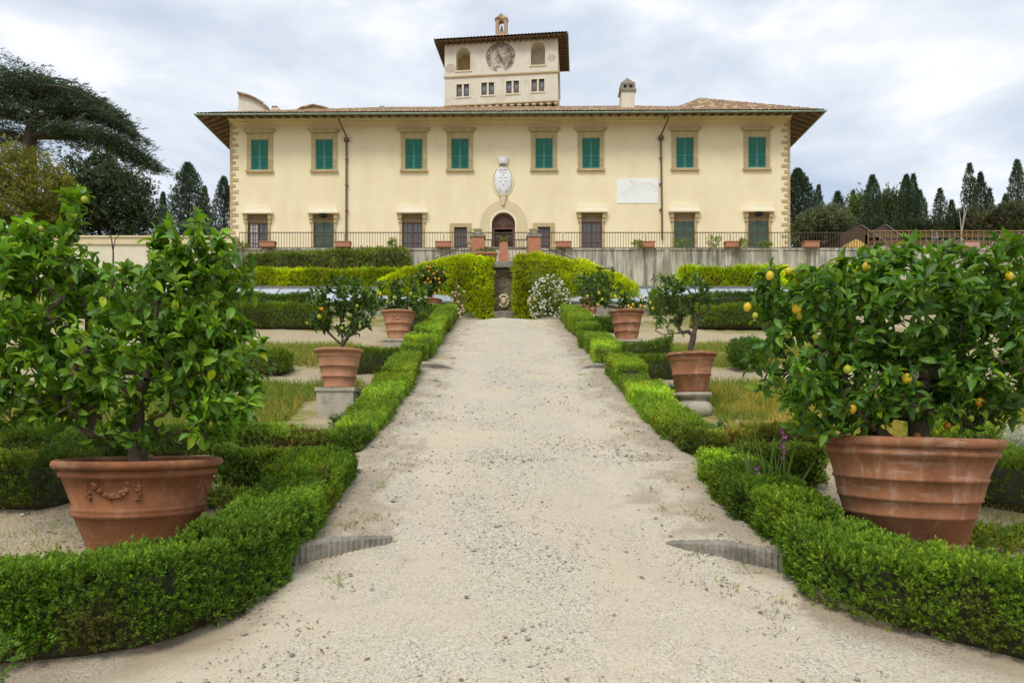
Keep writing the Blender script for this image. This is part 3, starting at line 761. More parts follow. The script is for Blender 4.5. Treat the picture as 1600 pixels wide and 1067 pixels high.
# upper windows
def shutter_leaf(w_, h_):
    b = MB(); fr = .075
    b.box(0, fr, -.02, .03, 0, h_); b.box(w_ - fr, w_, -.02, .03, 0, h_); b.box(fr, w_ - fr, -.02, .03, 0, fr); b.box(fr, w_ - fr, -.02, .03, h_ - fr, h_); b.box(fr, w_ - fr, -.02, .03, h_ * .40, h_ * .40 + .06)
    n = 19
    for i in range(n):
        z = fr + .03 + (h_ - 2 * fr - .03) * i / n
        tl = -.034 if z > h_ * .42 else .03
        b.obox((w_ / 2, .01, z + .03), (w_ / 2 - fr, 0, 0), (0, .026, tl), (0, .004, .005))
    b.box(fr, w_ - fr, .032, .036, fr, h_ - fr)
    return b
def upper_window():
    hw = .865; b = MB(); t0, t1 = lz(207.5), u_t
    b.box(-hw, -.58, -.07, .12, u_b - .02, t0); b.box(.58, hw, -.07, .12, u_b - .02, t0); b.box(-.58, .58, -.07, .12, t1, t0)
    b.box(-hw - .02, hw + .02, -.09, -.071, t0 - .07, t0 - .01)
    f = b.build('window', M['stone'], villa)
    b = MB(); z = t0
    b.prism([(-.90, z + .005), (.90, z + .005), (.97, z + .10), (1.06, z + .16), (1.08, z + .26), (-1.08, z + .26), (-1.06, z + .16), (-.97, z + .10)], -.24, .02); b.build('lintel', M['stone'], f)
    b = MB(); b.box(-.93, .93, -.18, .02, u_b - .17, u_b - .025); b.build('sill', M['stone'], f)
    h_ = u_t - u_b
    s1 = shutter_leaf(.585, h_ - .02).build('shutter', M['shutter'], f); s1.location = (-.59, .0, u_b + .01)
    s2 = s1.copy(); COL.objects.link(s2); s2.parent = f; s2.location = (.005, .0, u_b + .01)
    return f
f = upper_window(); f.location = (lx(UP[0]), 0, 0)
for c in UP[1:]: copy_tree(f, (lx(c), 0, 0))
# ground floor windows
def grille(b, hw, z0, z1, y, nx, nz, r=.011):
    for i in range(nx + 1): x = -hw + 2 * hw * i / nx; b.box(x - r, x + r, y - r, y + r, z0, z1)
    for i in range(nz + 1): z = z0 + (z1 - z0) * i / nz; b.box(-hw, hw, y - r * .8, y + r * .8, z - r, z + r)
def glazed(parent, hw, z0, z1, curtain=None):
    b = MB(); y0, y1 = .12, .2
    b.box(-hw, -hw + .07, y0, y1, z0, z1); b.box(hw - .07, hw, y0, y1, z0, z1); b.box(-.05, .05, y0 - .01, y1, z0, z1); b.box(-hw, hw, y0 + .001, y1, z1 - .07, z1 - .001)
    nz = 4
    for k in range(1, nz): z = z0 + (z1 - z0) * k / nz; b.box(-hw + .07, hw - .07, y0 + .01, y1 - .01, z - .018, z + .018)
    for x in (-hw * .5, hw * .5): b.box(x - .015, x + .015, y0 + .012, y1 - .012, z0, z1 - .07)
    b.build('casement', M['brownwood'], parent)
    b = MB(); b.box(-hw + .05, hw - .05, .165, .17, z0, z1 - .05)
    b.build('pane', M['glass'], parent)
    if curtain:
        b = MB(); b.box(curtain[0], curtain[1], .152, .160, z0, z1 - .08); b.build('curtain', M['curtain'], parent)
def ground_window(px, kind):
    z_shelf = lz(334); hw = .70; b = MB()
    for s_ in (-1, 1):
        a, c = sorted((s_ * (hw - .02), s_ * (hw + .14))); b.box(a, c, -.07, .1, -1.1, z_shelf)
        a, c = sorted((s_ * (hw + .0), s_ * (hw + .24))); b.box(a, c, -.2, -.0, z_shelf - .34, z_shelf); b.box(a + .03, c - .03, -.14, -.0, z_shelf - .6, z_shelf - .341)
    f = b.build('window', M['stone'], villa)
    b = MB(); b.box(-1.04, 1.04, -.34, .02, z_shelf, z_shelf + .14); b.prism([(-1.0, z_shelf + .141), (1.0, z_shelf + .141), (.84, z_shelf + .50), (-.84, z_shelf + .50)], -.22, .01)
    b.prism([(-.28, z_shelf + .141), (-.0, z_shelf + .50), (-.0, z_shelf + .141)], -.28, .008, axis='x')
    b.build('hood', M['hood'], f)
    b = MB(); b.box(-hw, hw, .10, .16, g_m, g_t - .01); b.box(-hw, hw, .30, .34, -1.1, g_m - .003); b.build('lattice_panel', M['lattice'], f)
    b = MB()
    if kind == 'brown':
        glazed(f, hw - .03, -1.0, g_m, (-hw + .1, -.06) if px < 450 else None); grille(b, hw, -1.0, g_t - .02, -.03, 8, 14)
    else:
        d = MB()
        for s_ in (-1, 1):
            a, c = sorted((s_ * .01, s_ * (hw - .04))); d.box(a, c, .14, .18, -1.05, g_m)
            for q in range(5): d.box(a + .06, c - .06, .115, .14, -.95 + q * .62, -.5 + q * .62)
        d.build('door_leaves', M['dkgreen'], f); grille(b, hw, -1.0, g_t - .02, -.03, 8, 14, .008)
    b.build('grille', M['iron'], f)
    if px in (505, 1183):
        b = MB(); b.box(-.22, .22, -.30, -.08, g_t - .22, g_t - .06); b.box(-.03, .03, -.08, .10, g_t - .16, g_t - .1); b.build('lamp', M['black'], f)
    f.location = (lx(px), 0, 0)
for px, k in GR: ground_window(px, k)
for px in SM:
    t = lz(355); b = MB(); hw = .43
    b.box(-hw - .3, -hw, -.05, .1, -1.1, t + .26); b.box(hw, hw + .3, -.05, .1, -1.1, t + .26); b.box(-hw, hw, -.05, .1, t, t + .26)
    f = b.build('window', M['stone'], villa); glazed(f, hw - .005, -1.05, t)
    b = MB(); grille(b, hw, -1.05, t, -.02, 6, 12, .008); b.build('grille', M['iron'], f); f.location = (lx(px), 0, 0)
# portal
def arc(cx, cz, r, n=28): return [(cx + r * math.cos(math.pi * i / n), cz + r * math.sin(math.pi * i / n)) for i in range(n + 1)]
def ring(mb, cx, cz, r0, r1, zb, y0, y1, mi=0, n=32):
    o = [(cx + r1, zb)] + arc(cx, cz, r1, n) + [(cx - r1, zb)]; i_ = [(cx + r0, zb)] + arc(cx, cz, r0, n) + [(cx - r0, zb)]
    m = len(o); vs = [(a, y0, c) for a, c in o] + [(a, y0, c) for a, c in i_] + [(a, y1, c) for a, c in o] + [(a, y1, c) for a, c in i_]
    fs = []
    for k in range(m - 1): fs += [(k, k + 1, m + k + 1, m + k), (2 * m + k, 2 * m + k + 1, k + 1, k), (m + k, m + k + 1, 3 * m + k + 1, 3 * m + k)]
    mb.add(vs, fs, mi)
b = MB(); ring(b, DC, DSP, DR - .03, 36.4 * S, -1.1, -.09, .3); portal = b.build('portal', M['stone_light'], villa)
b = MB(); ring(b, DC, DSP, DR - .12, DR - .031, -1.1, -.12, .32); b.build('inner_moulding', M['hood'], portal)
b = MB(); tz = lz(355); poly = [(DC + DR, tz)] + [p for p in arc(DC, DSP, DR)] + [(DC - DR, tz)]
b.prism([(x, max(z, tz)) for x, z in poly], .22, .28)
b.box(DC - .04, DC + .04, .19, .22, tz, DSP + DR * .9)
for s_ in (-1, 1):
    for k, (i0, i1) in enumerate(((.14, .75), (.24, .62))):
        pts = [(DC + s_ * DR * i0, tz + .14 + k * .1), (DC + s_ * DR * i1, tz + .14 + k * .1), (DC + s_ * DR * (i1 - .08), DSP + DR * (.42 - k * .12)), (DC + s_ * DR * i0, DSP + DR * (.72 - k * .16))]
        for a, c in zip(pts, pts[1:] + pts[:1]): b.bar((a[0], .2, a[1]), (c[0], .2, c[1]), .06, .06)
b.box(DC - DR, DC + DR, .16, .24, tz - .10, tz)
door = b.build('door', M['brownwood'], villa)
b = MB()
for s_ in (-1, 1):
    a, c = sorted((DC + s_ * (DR - .02), DC + s_ * (DR - .30))); b.box(a, c, .10, .25, -1.1, tz - .102)
b.build('door_jambs', M['brownwood'], door)
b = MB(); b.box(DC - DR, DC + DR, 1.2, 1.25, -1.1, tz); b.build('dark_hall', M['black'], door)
b = MB()
for k in range(13): x = DC - DR + .34 + (2 * DR - .68) * k / 12; b.box(x - .02, x + .02, .28, .31, -1.1, lz(362))
for s_ in (-.32, .32): b.box(DC + s_ - .24, DC + s_ + .24, .25, .28, lz(371), lz(366))
b.box(DC - DR + .3, DC + DR - .3, .275, .315, lz(362), lz(361)); b.build('inner_gate', M['iron'], door)
# coat of arms
cz = lz(283); cxx = lx(786); b = MB(); b.sphere((cxx, -.06, cz), 1, 32, 16, (.60, .20, .95)); arms = b.build('coat_of_arms', M['white'], villa, True)
b = MB()
for x, z in ((0, .42), (-.2, .22), (.2, .22), (-.2, -.06), (.2, -.06), (0, -.30)): b.sphere((cxx + x * .8, -.25, cz + z * .85), .085, 10, 6, (1, .6, 1))
for s_ in (-1, 1):
    b.tube([(cxx + s_ * (.10 + .16 * math.cos(a)), -.24, cz + .62 + .12 * math.sin(a)) for a in np.linspace(0, 5.2, 12)], .035, 6)
    b.tube([(cxx + s_ * (.44 + .06 * math.cos(a)), -.17, cz + .0 + .16 * math.sin(a)) for a in np.linspace(0, 5.2, 12)], .035, 6)
    b.tube([(cxx + s_ * .38, -.2, cz + .45), (cxx + s_ * .47, -.16, cz + .1), (cxx + s_ * .40, -.17, cz - .35), (cxx + s_ * .15, -.19, cz - .75)], .03, 6)
b.build('shield_relief', M['white'], arms, True)
b = MB(); zc = lz(258.6); b.lathe([(.26, 0), (.30, .05), (.36, .30), (.34, .36), (0, .40)], (cxx, -.05, zc), 20)
for k in range(9): a = math.pi * (k / 8); b.sphere((cxx - .34 * math.cos(a), -.05 - .30 * math.sin(a), zc + .38), .07, 8, 6)
b.build('crown', M['white'], arms, True)
b = MB(); zb = lz(307); b.box(cxx - .26, cxx + .26, -.24, 0, zb - .02, zb + .08); b.prism([(cxx - .2, zb - .021), (cxx + .2, zb - .021), (cxx + .07, lz(322)), (cxx - .07, lz(322))], -.22, -.10); b.build('bracket', M['stone_light'], arms)
b = MB(); ringpts = [(cxx + .68 * math.cos(a), -.02, cz + 1.02 * math.sin(a)) for a in np.linspace(0, 2 * math.pi, 40)]; b.tube(ringpts, .055, 6, cap=False); b.build('oval_border', M['wall'], arms, True)
# sundial
xa, xb, za, zb = lx(963.5), lx(1027.8), lz(318.7), lz(280)
b = MB(); b.box(xa, xb, -.03, .0, za, zb); sd_ = b.build('sundial', M['whitepaint'], villa)
b = MB(); c0 = (lx(990), lz(283))
for k in range(12):
    a = R(-78 + k * 12.0); o_ = (xa + (xb - xa) * (.22 + .062 * k), za + (zb - za) * (.50 + .28 * math.sin(k / 11 * 2.1)))
    e0 = (o_[0] - .45 * math.sin(R(50 - k * 9)) * .5 + .02 * k, o_[1] - .5 - .02 * (6 - abs(6 - k)))
    b.bar((o_[0], -.034, o_[1]), (e0[0], -.034, e0[1]), .012, .006)
pts = [(xa + (xb - xa) * t, -.0345, za + (zb - za) * (.25 + .55 * math.sin(.3 + t * 1.9) ** 2)) for t in np.linspace(.05, .97, 18)]
for a, c in zip(pts[:-1], pts[1:]): b.bar(a, c, .014, .006)
b.bar((lx(984), -.04, lz(282)), (lx(992), -.3, lz(289)), .02)
b.build('hour_lines', M['line'], sd_)
# chimneys and rear gables on the roof
def RL(px, py, d): return ((px - VX) / F * d, d - 49.0, (HY - py) / F * d - VZ)
b = MB(); x, y, z = RL(979, 170, 53); b.box(x - .48, x + .48, y - .45, y + .45, z - 1.6, z + 1.0)
ch = b.build('chimney', M['tower'], villa)
b = MB(); z1 = z + 1.0; b.box(x - .58, x + .58, y - .55, y + .55, z1, z1 + .12); b.box(x - .54, x + .54, y - .5, y + .5, z1 + .12, z1 + .22)
for s_ in (-1, 1):
    for t_ in (-1, 1): b.box(x + s_ * .42 - .1, x + s_ * .42 + .1, y + t_ * .4 - .1, y + t_ * .4 + .1, z1 + .22, z1 + .46)
b.box(x - .09, x + .09, y - .45, y + .45, z1 + .22, z1 + .46); b.box(x - .5, x + .5, y - .48, y + .48, z1 + .46, z1 + .62)
b.add([(x - .46, y - .45, z1 + .62), (x + .46, y - .45, z1 + .62), (x + .46, y + .45, z1 + .62), (x - .46, y + .45, z1 + .62), (x, y, z1 + 1.18)], [(0, 1, 4), (1, 2, 4), (2, 3, 4), (3, 0, 4)])
b.build('chimney_cap', M['kerb'], ch)
q = lambda px, py, d=60: RL(px, py, d)[::2]
poly = [q(373, 180), q(373, 149.5), q(388, 153), q(402, 159), q(413, 166), q(420, 173), q(422, 180)]
b = MB(); b.prism(poly, 10.5, 14.5); gb = b.build('rear_gable', M['tower'], villa)
b = MB(); top = poly[1:6]
for a, c in zip(top[:-1], top[1:]): b.bar((a[0], 12.4, a[1] + .03), (c[0], 12.4, c[1] + .03), .14, 4.4)
b.build('gable_coping', M['roof'], gb)
b = MB(); b.box(q(421, 0)[0], q(433, 0)[0], 11, 12, q(0, 180)[1], q(0, 166)[1]); ck = b.build('chimney', M['tower'], villa)
b = MB()
for px in (421.5, 426): X, Z = q(px, 164); b.lathe([(.07, -.15), (.07, .12), (.14, .14), (.02, .26)], (X, 11.5, Z), 10)
b.build('chimney_pot', M['terra'], ck)
poly = [q(459, 176), q(470, 169), q(488, 165), q(503, 168), q(520, 174), q(520, 178), q(459, 178)]
b = MB(); b.prism(poly, 11, 14.5); gb = b.build('rear_gable', M['tower'], villa)
b = MB()
for a, c in zip(poly[:4], poly[1:5]): b.bar((a[0], 12.7, a[1] + .03), (c[0], 12.7, c[1] + .03), .12, 4.0)
X, Z = q(489, 163); b.sphere((X, 11.4, Z), .14, 8, 6); b.build('gable_coping', M['roof'], gb)
b = MB(); X, Z = q(595.5, 171); b.box(X - .1, X + .1, 11, 11.2, Z - .6, Z + .16); b.box(X - .2, X + .2, 10.9, 11.3, Z + .16, Z + .28); b.build('vent_pipe', M['frame_metal'], villa)

# ================================================================ clock tower
TS = 57.0 / F; TXC = 782.5
tower = empty('clock_tower', ((TXC - CX) * TS, 57.0, 0), R(-6.2), 'square plastered clock tower rising behind the villa roof', 'tower')
def tx(px): return (px - TXC) * TS
def tz_(py): return (HY - py) * TS
TL, TR, TD = tx(693.4), tx(871.5), 4.6
zb0, zt = tz_(163), tz_(63)
AO = [(723, 107.5, 71.5, 'left'), (840.5, 105, 68.5, 'right')]; TW = [722.5, 762, 801, 840.5]
def twp(c): return (139.0 - (c - 722) * .017)
th = [(tx(c) - .55, tx(c) + .55, tz_(a), tz_(t_)) for c, a, t_, _ in AO]
th += [(tx(c) - .50, tx(c) + .50, tz_(twp(c) + 9.7), tz_(twp(c) - 9.7)) for c in TW]
b = MB(); wall_holes(b, TL, TR, zb0, zt, th, 0, 1.3)
b.add([(TL, 0, zb0), (TL, TD, zb0), (TL, TD, zt), (TL, 0, zt), (TR, 0, zb0), (TR, TD, zb0), (TR, TD, zt), (TR, 0, zt)], [(0, 3, 2, 1), (4, 5, 6, 7), (1, 2, 6, 5), (3, 7, 6, 2), (0, 1, 5, 4)])
for c, a, t_, _ in AO:          # round the tops of the openings
    cx_, r_ = tx(c), .55; zs = tz_(t_) - r_
    for s_ in (-1, 1):
        pts = [(cx_ + s_ * r_ * math.cos(q_), zs + r_ * math.sin(q_)) for q_ in np.linspace(0, math.pi / 2, 10)] + [(cx_ + s_ * r_, zs + r_)]
        b.prism(pts, .0, 1.29)
b.box(TL + .45, TR - .45, .75, TD - .3, tz_(185), zb0 - .001)
b.build('wall', M['tower'], tower)
b = MB(); b.box(TL - .07, TR + .07, -.09, 0, tz_(118.4), tz_(116.2)); b.box(TR + .0, TR + .07, .0, TD, tz_(118.4), tz_(116.2)); b.box(TL - .05, TR + .05, -.05, 0, zb0, tz_(161.2)); b.build('string_course', M['stone'], tower)
b = MB(); nc = 16
for i in range(nc):
    x = TL + .12 + (TR - TL - .24) * i / (nc - 1)
    b.prism([(.0, zb0 - .002), (.0, zb0 - .14), (.75, zb0 - .55), (.75, zb0 - .002)], x - .09, x + .09, axis='x')
    if i < nc - 1:
        x2 = TL + .12 + (TR - TL - .24) * (i + 1) / (nc - 1); r_ = (x2 - x - .18) / 2; xc = (x + x2) / 2
        for s_ in (-1, 1):
            pts = [(xc + s_ * r_ * math.cos(q_), zb0 - .26 + r_ * math.sin(q_)) for q_ in np.linspace(0, math.pi / 2, 7)] + [(xc + s_ * r_, zb0 - .26 + r_)]
            b.prism(pts, .02, .3)
b.build('corbels', M['stone_light'], tower)
# niches behind the arches
for c, a, t_, sd2 in AO:
    b = MB(); b.add([(tx(c) - .56, 1.29, tz_(a)), (tx(c) + .56, 1.29, tz_(a)), (tx(c) + .56, 1.29, tz_(t_)), (tx(c) - .56, 1.29, tz_(t_))], [(0, 1, 2, 3)])
    nn = b.build('arched_niche', mk('ochre_niche', (.50, .36, .15), (.40, .31, .18), 2.5) if sd2 == 'left' else M['tower'], tower)
    b = MB(); b.box(tx(c) - .66, tx(c) + .66, -.06, .0, tz_(a) - .12, tz_(a) - .002); b.build('sill', M['stone_light'], nn)
    if sd2 == 'right':
        b = MB(); b.box(tx(c) - .25, tx(c) + .42, 1.2, 1.28, tz_(a), tz_(a) + .52); b.build('door', M['lattice'], nn)
        b = MB(); b.box(tx(c) - .34, tx(c) - .25, 1.21, 1.28, tz_(a), tz_(a) + .62); b.box(tx(c) - .25, tx(c) + .44, 1.21, 1.28, tz_(a) + .52, tz_(a) + .62); b.build('door_frame', M['cream'], nn)
for c in TW:
    z0, z1 = tz_(twp(c) + 9.7), tz_(twp(c) - 9.7); b = MB(); X = tx(c)
    b.box(X - .62, X - .50, -.04, .2, z0 - .1, z1 + .1); b.box(X + .50, X + .62, -.04, .2, z0 - .1, z1 + .1); b.box(X - .5, X + .5, -.04, .2, z1, z1 + .1); b.box(X - .5, X + .5, -.06, .2, z0 - .1, z0); b.box(X - .07, X + .07, -.02, .2, z0, z1)
    f = b.build('window', M['cream'], tower)
    b = MB(); b.box(X - .5, X - .07, .15, .17, z0, z1); b.box(X + .07, X + .5, .15, .17, z0, z1); b.build('pane', M['leadglass'], f)
    b = MB()
    for s_ in (-1, 1):
        xc = X + s_ * .285; zc = (z0 + z1) / 2; hh = (z1 - z0) / 2
        for a_, c_ in (((xc, z1), (xc + .21, zc + .1)), ((xc + .21, zc + .1), (xc, z0 + .3)), ((xc, z0 + .3), (xc - .21, zc + .1)), ((xc - .21, zc + .1), (xc, z1)), ((xc - .21, z0 + .3), (xc + .05, z0)), ((xc + .21, z0 + .3), (xc - .05, z0)), ((xc, z0 + .3), (xc + .21, z0 + .05)), ((xc, z0 + .3), (xc - .21, z0 + .05))):
            b.bar((a_[0], .13, a_[1]), (c_[0], .13, c_[1]), .03, .02)
        for xx in (-.215, .215): b.box(xc + xx - .02, xc + xx + .02, .1, .149, z0, z1)
        b.box(xc - .195, xc + .195, .1, .148, z1 - .05, z1)
    b.build('leading', mk('brown_leading', (.16, .10, .075)) if 'brown_leading' not in bpy.data.materials else bpy.data.materials['brown_leading'], f)
# clock
CXc, CZc, CR = tx(782), tz_(90.6), 22.6 * TS
b = MB(); pts = [(CXc + CR * math.cos(a), CZc + CR * math.sin(a)) for a in np.linspace(-1.12, math.pi + 1.12, 60)]
b.prism(pts + [(CXc - CR * .2, CZc - CR * .93), (CXc - .33, CZc - CR * .72), (CXc + .05, CZc - CR * .64), (CXc + .30, CZc - CR * .74), (CXc + CR * .26, CZc - CR * .93)], -.02, .0)
clk = b.build('clock_face', M['clock'], tower)
b = MB(); rim = [(CXc + CR * 1.0 * math.cos(a), -.03, CZc + CR * math.sin(a)) for a in np.linspace(.1, math.pi - .1, 40)]; b.tube(rim, .035, 6); b.build('rim', M['clockdark'], clk)
b = MB()
def numeral(txt, ang, h=.30):
    wd = {'I': .07, 'V': .15, 'X': .15}; tot = sum(wd[q_] for q_ in txt); x = -tot / 2
    rad = CR * .80; ca, sa = math.cos(ang), math.sin(ang)
    def tr(u, v): return (CXc + (rad + v) * sa + u * ca, -.03, CZc + (rad + v) * ca - u * sa)
    for q_ in txt:
        w_ = wd[q_]; c_ = x + w_ / 2
        if q_ == 'I': b.bar(tr(c_, -h / 2), tr(c_, h / 2), .045, .01)
        elif q_ == 'V': b.bar(tr(c_, -h / 2), tr(c_ - .06, h / 2), .04, .01); b.bar(tr(c_, -h / 2), tr(c_ + .06, h / 2), .02, .01)
        else: b.bar(tr(c_ + .06, -h / 2), tr(c_ - .06, h / 2), .04, .01); b.bar(tr(c_ - .06, -h / 2), tr(c_ + .06, h / 2), .02, .012)
        x += w_
for k, t_ in enumerate(('XII', 'I', 'II', 'III', 'IIII')): numeral(t_, k * math.pi / 6)
for k, t_ in enumerate(('XI', 'X', 'IX')): numeral(t_, -(k + 1) * math.pi / 6)
for k in range(-3, 5):
    a = (k + .5) * math.pi / 6; r_ = CR * .8; b.obox((CXc + r_ * math.sin(a), -.028, CZc + r_ * math.cos(a)), (.05, 0, .05), (0, .006, 0), (-.05, 0, .05))
b.build('numerals', M['clockdark'], clk)
b = MB(); a = R(-27); d_ = (math.sin(a), math.cos(a))
b.bar((CXc, -.1, CZc), (CXc + d_[0] * CR * .56, -.1, CZc + d_[1] * CR * .56), .07, .03); b.bar((CXc, -.1, CZc), (CXc - d_[0] * CR * .58, -.1, CZc - d_[1] * CR * .58), .06, .03)
b.tube([(CXc, -.14, CZc), (CXc, -.01, CZc)], .085, 10); b.build('clock_hand', M['clockdark'], clk)
rg = random.Random(8)
for (x0_, z0_, r0_) in ((tx(703), tz_(103), .42), (tx(862), tz_(95), .30)):
    b = MB(); pts = [(x0_ + r0_ * (1 + .25 * rg.random()) * math.cos(a), z0_ + r0_ * .75 * (1 + .3 * rg.random()) * math.sin(a)) for a in np.linspace(0, 2 * math.pi, 18)[:-1]]; b.prism(pts, -.006, .0)
    b.build('plaster_stain', M['plaster_stain'], tower)
# tower roof
TO = .72; te = tz_(58.0); te = (HY - 58.0) / F * (57 - TO)
xl, xr = TL - TO, TR + TO; yb = TD + TO
b = MB(); corr_sheet(b, xl, xr, -TO - .02, yb, lambda x, y: te + .10 + .32 * min(y + TO, x - xl + .001, xr - x + .001, yb - y), rows=10); b.build('roof', M['roof'], tower, True)
b = MB(); b.add([(xl, -TO, te), (xr, -TO, te), (xr, yb, te), (xl, yb, te), (TL, 0, te + .14), (TR, 0, te + .14), (TR, TD, te + .14), (TL, TD, te + .14)], [(0, 4, 5, 1), (1, 5, 6, 2), (2, 6, 7, 3), (3, 7, 4, 0)])
b.add([(TL, 0, zt - .1), (TR, 0, zt - .1), (TR, 0, te + .14), (TL, 0, te + .14), (TL, TD, zt - .1), (TR, TD, zt - .1), (TR, TD, te + .14), (TL, TD, te + .14)], [(0, 1, 2, 3), (1, 5, 6, 2), (0, 3, 7, 4)])
b.build('soffit', M['soffit'], tower)
b = MB()
for i in range(24): x = xl + .1 + (xr - xl - .2) * i / 23; yin = -max(0, TL - x, x - TR); b.bar((x, -TO + .02, te - .04), (x, yin if yin < 0 else -.01, te - .04), .08, .1)
b.build('rafter_row', M['darkwood'], tower)
for s_, xo, xi in ((-1, xl, TL), (1, xr, TR)):
    b = MB()
    for i in range(14): y = -TO + .2 + i * .42; t_ = max(0, -y) / TO; b.bar((xo - s_ * .02, y, te - .04), (xi + s_ * TO * t_, y, te - .04), .08, .1)
    b.build('rafter_row', M['darkwood'], tower)
b = MB(); b.tube([(xr + .05, -TO, te), (xr + .05, yb, te)], .05, 8); b.tube([(TR + .1, .3, tz_(115)), (TR + .14, .3, tz_(157))], .05, 8); b.bar((xr, yb - .3, te - .02), (TR + .02, yb - .3, te - .02), .04); b.build('gutter', M['copper'], tower)
# bell cote
bx0, bx1 = tx(774), tx(792.5); bz0, bz1 = tz_(58), tz_(30); bc = (bx0 + bx1) / 2; r_ = 4.0 * TS; zs = tz_(36)
b = MB(); y0, y1 = .0, .5
b.box(bx0, bc - r_, y0, y1, bz0, bz1); b.box(bc + r_, bx1, y0, y1, bz0, bz1); b.box(bc - r_, bc + r_, y0, y1, bz0, tz_(49.5))
for s_ in (-1, 1):
    pts = [(bc + s_ * r_ * math.cos(q_), zs + r_ * math.sin(q_)) for q_ in np.linspace(0, math.pi / 2, 8)] + [(bc + s_ * r_, bz1)] if False else [(bc + s_ * r_ * math.cos(q_), zs + r_ * math.sin(q_)) for q_ in np.linspace(0, math.pi / 2, 8)] + [(bc, bz1), (bc + s_ * r_, bz1)]
    b.prism(pts, y0, y1)
bcote = b.build('bell_cote', M['brickold'], tower)
b = MB(); b.prism([(bx0 - .06, bz1), (bx1 + .06, bz1), (bc, tz_(21.8))], y0 - .06, y1 + .06); b.build('gable_cap', M['roof'], bcote)
b = MB(); b.box(bx0 - .05, bx1 + .05, y0 - .05, y1 + .05, bz0 - .1, bz0 + .16); b.build('base', M['stone_light'], bcote)
b = MB(); b.lathe([(0, .46), (.06, .45), (.08, .30), (.12, .12), (.17, .03), (.18, 0), (.0, .02)], (bc, .25, tz_(48.5)), 16); b.bar((bc, .25, tz_(48.5) + .4), (bc, .25, tz_(33)), .03); b.build('bell', M['iron'], bcote, True)
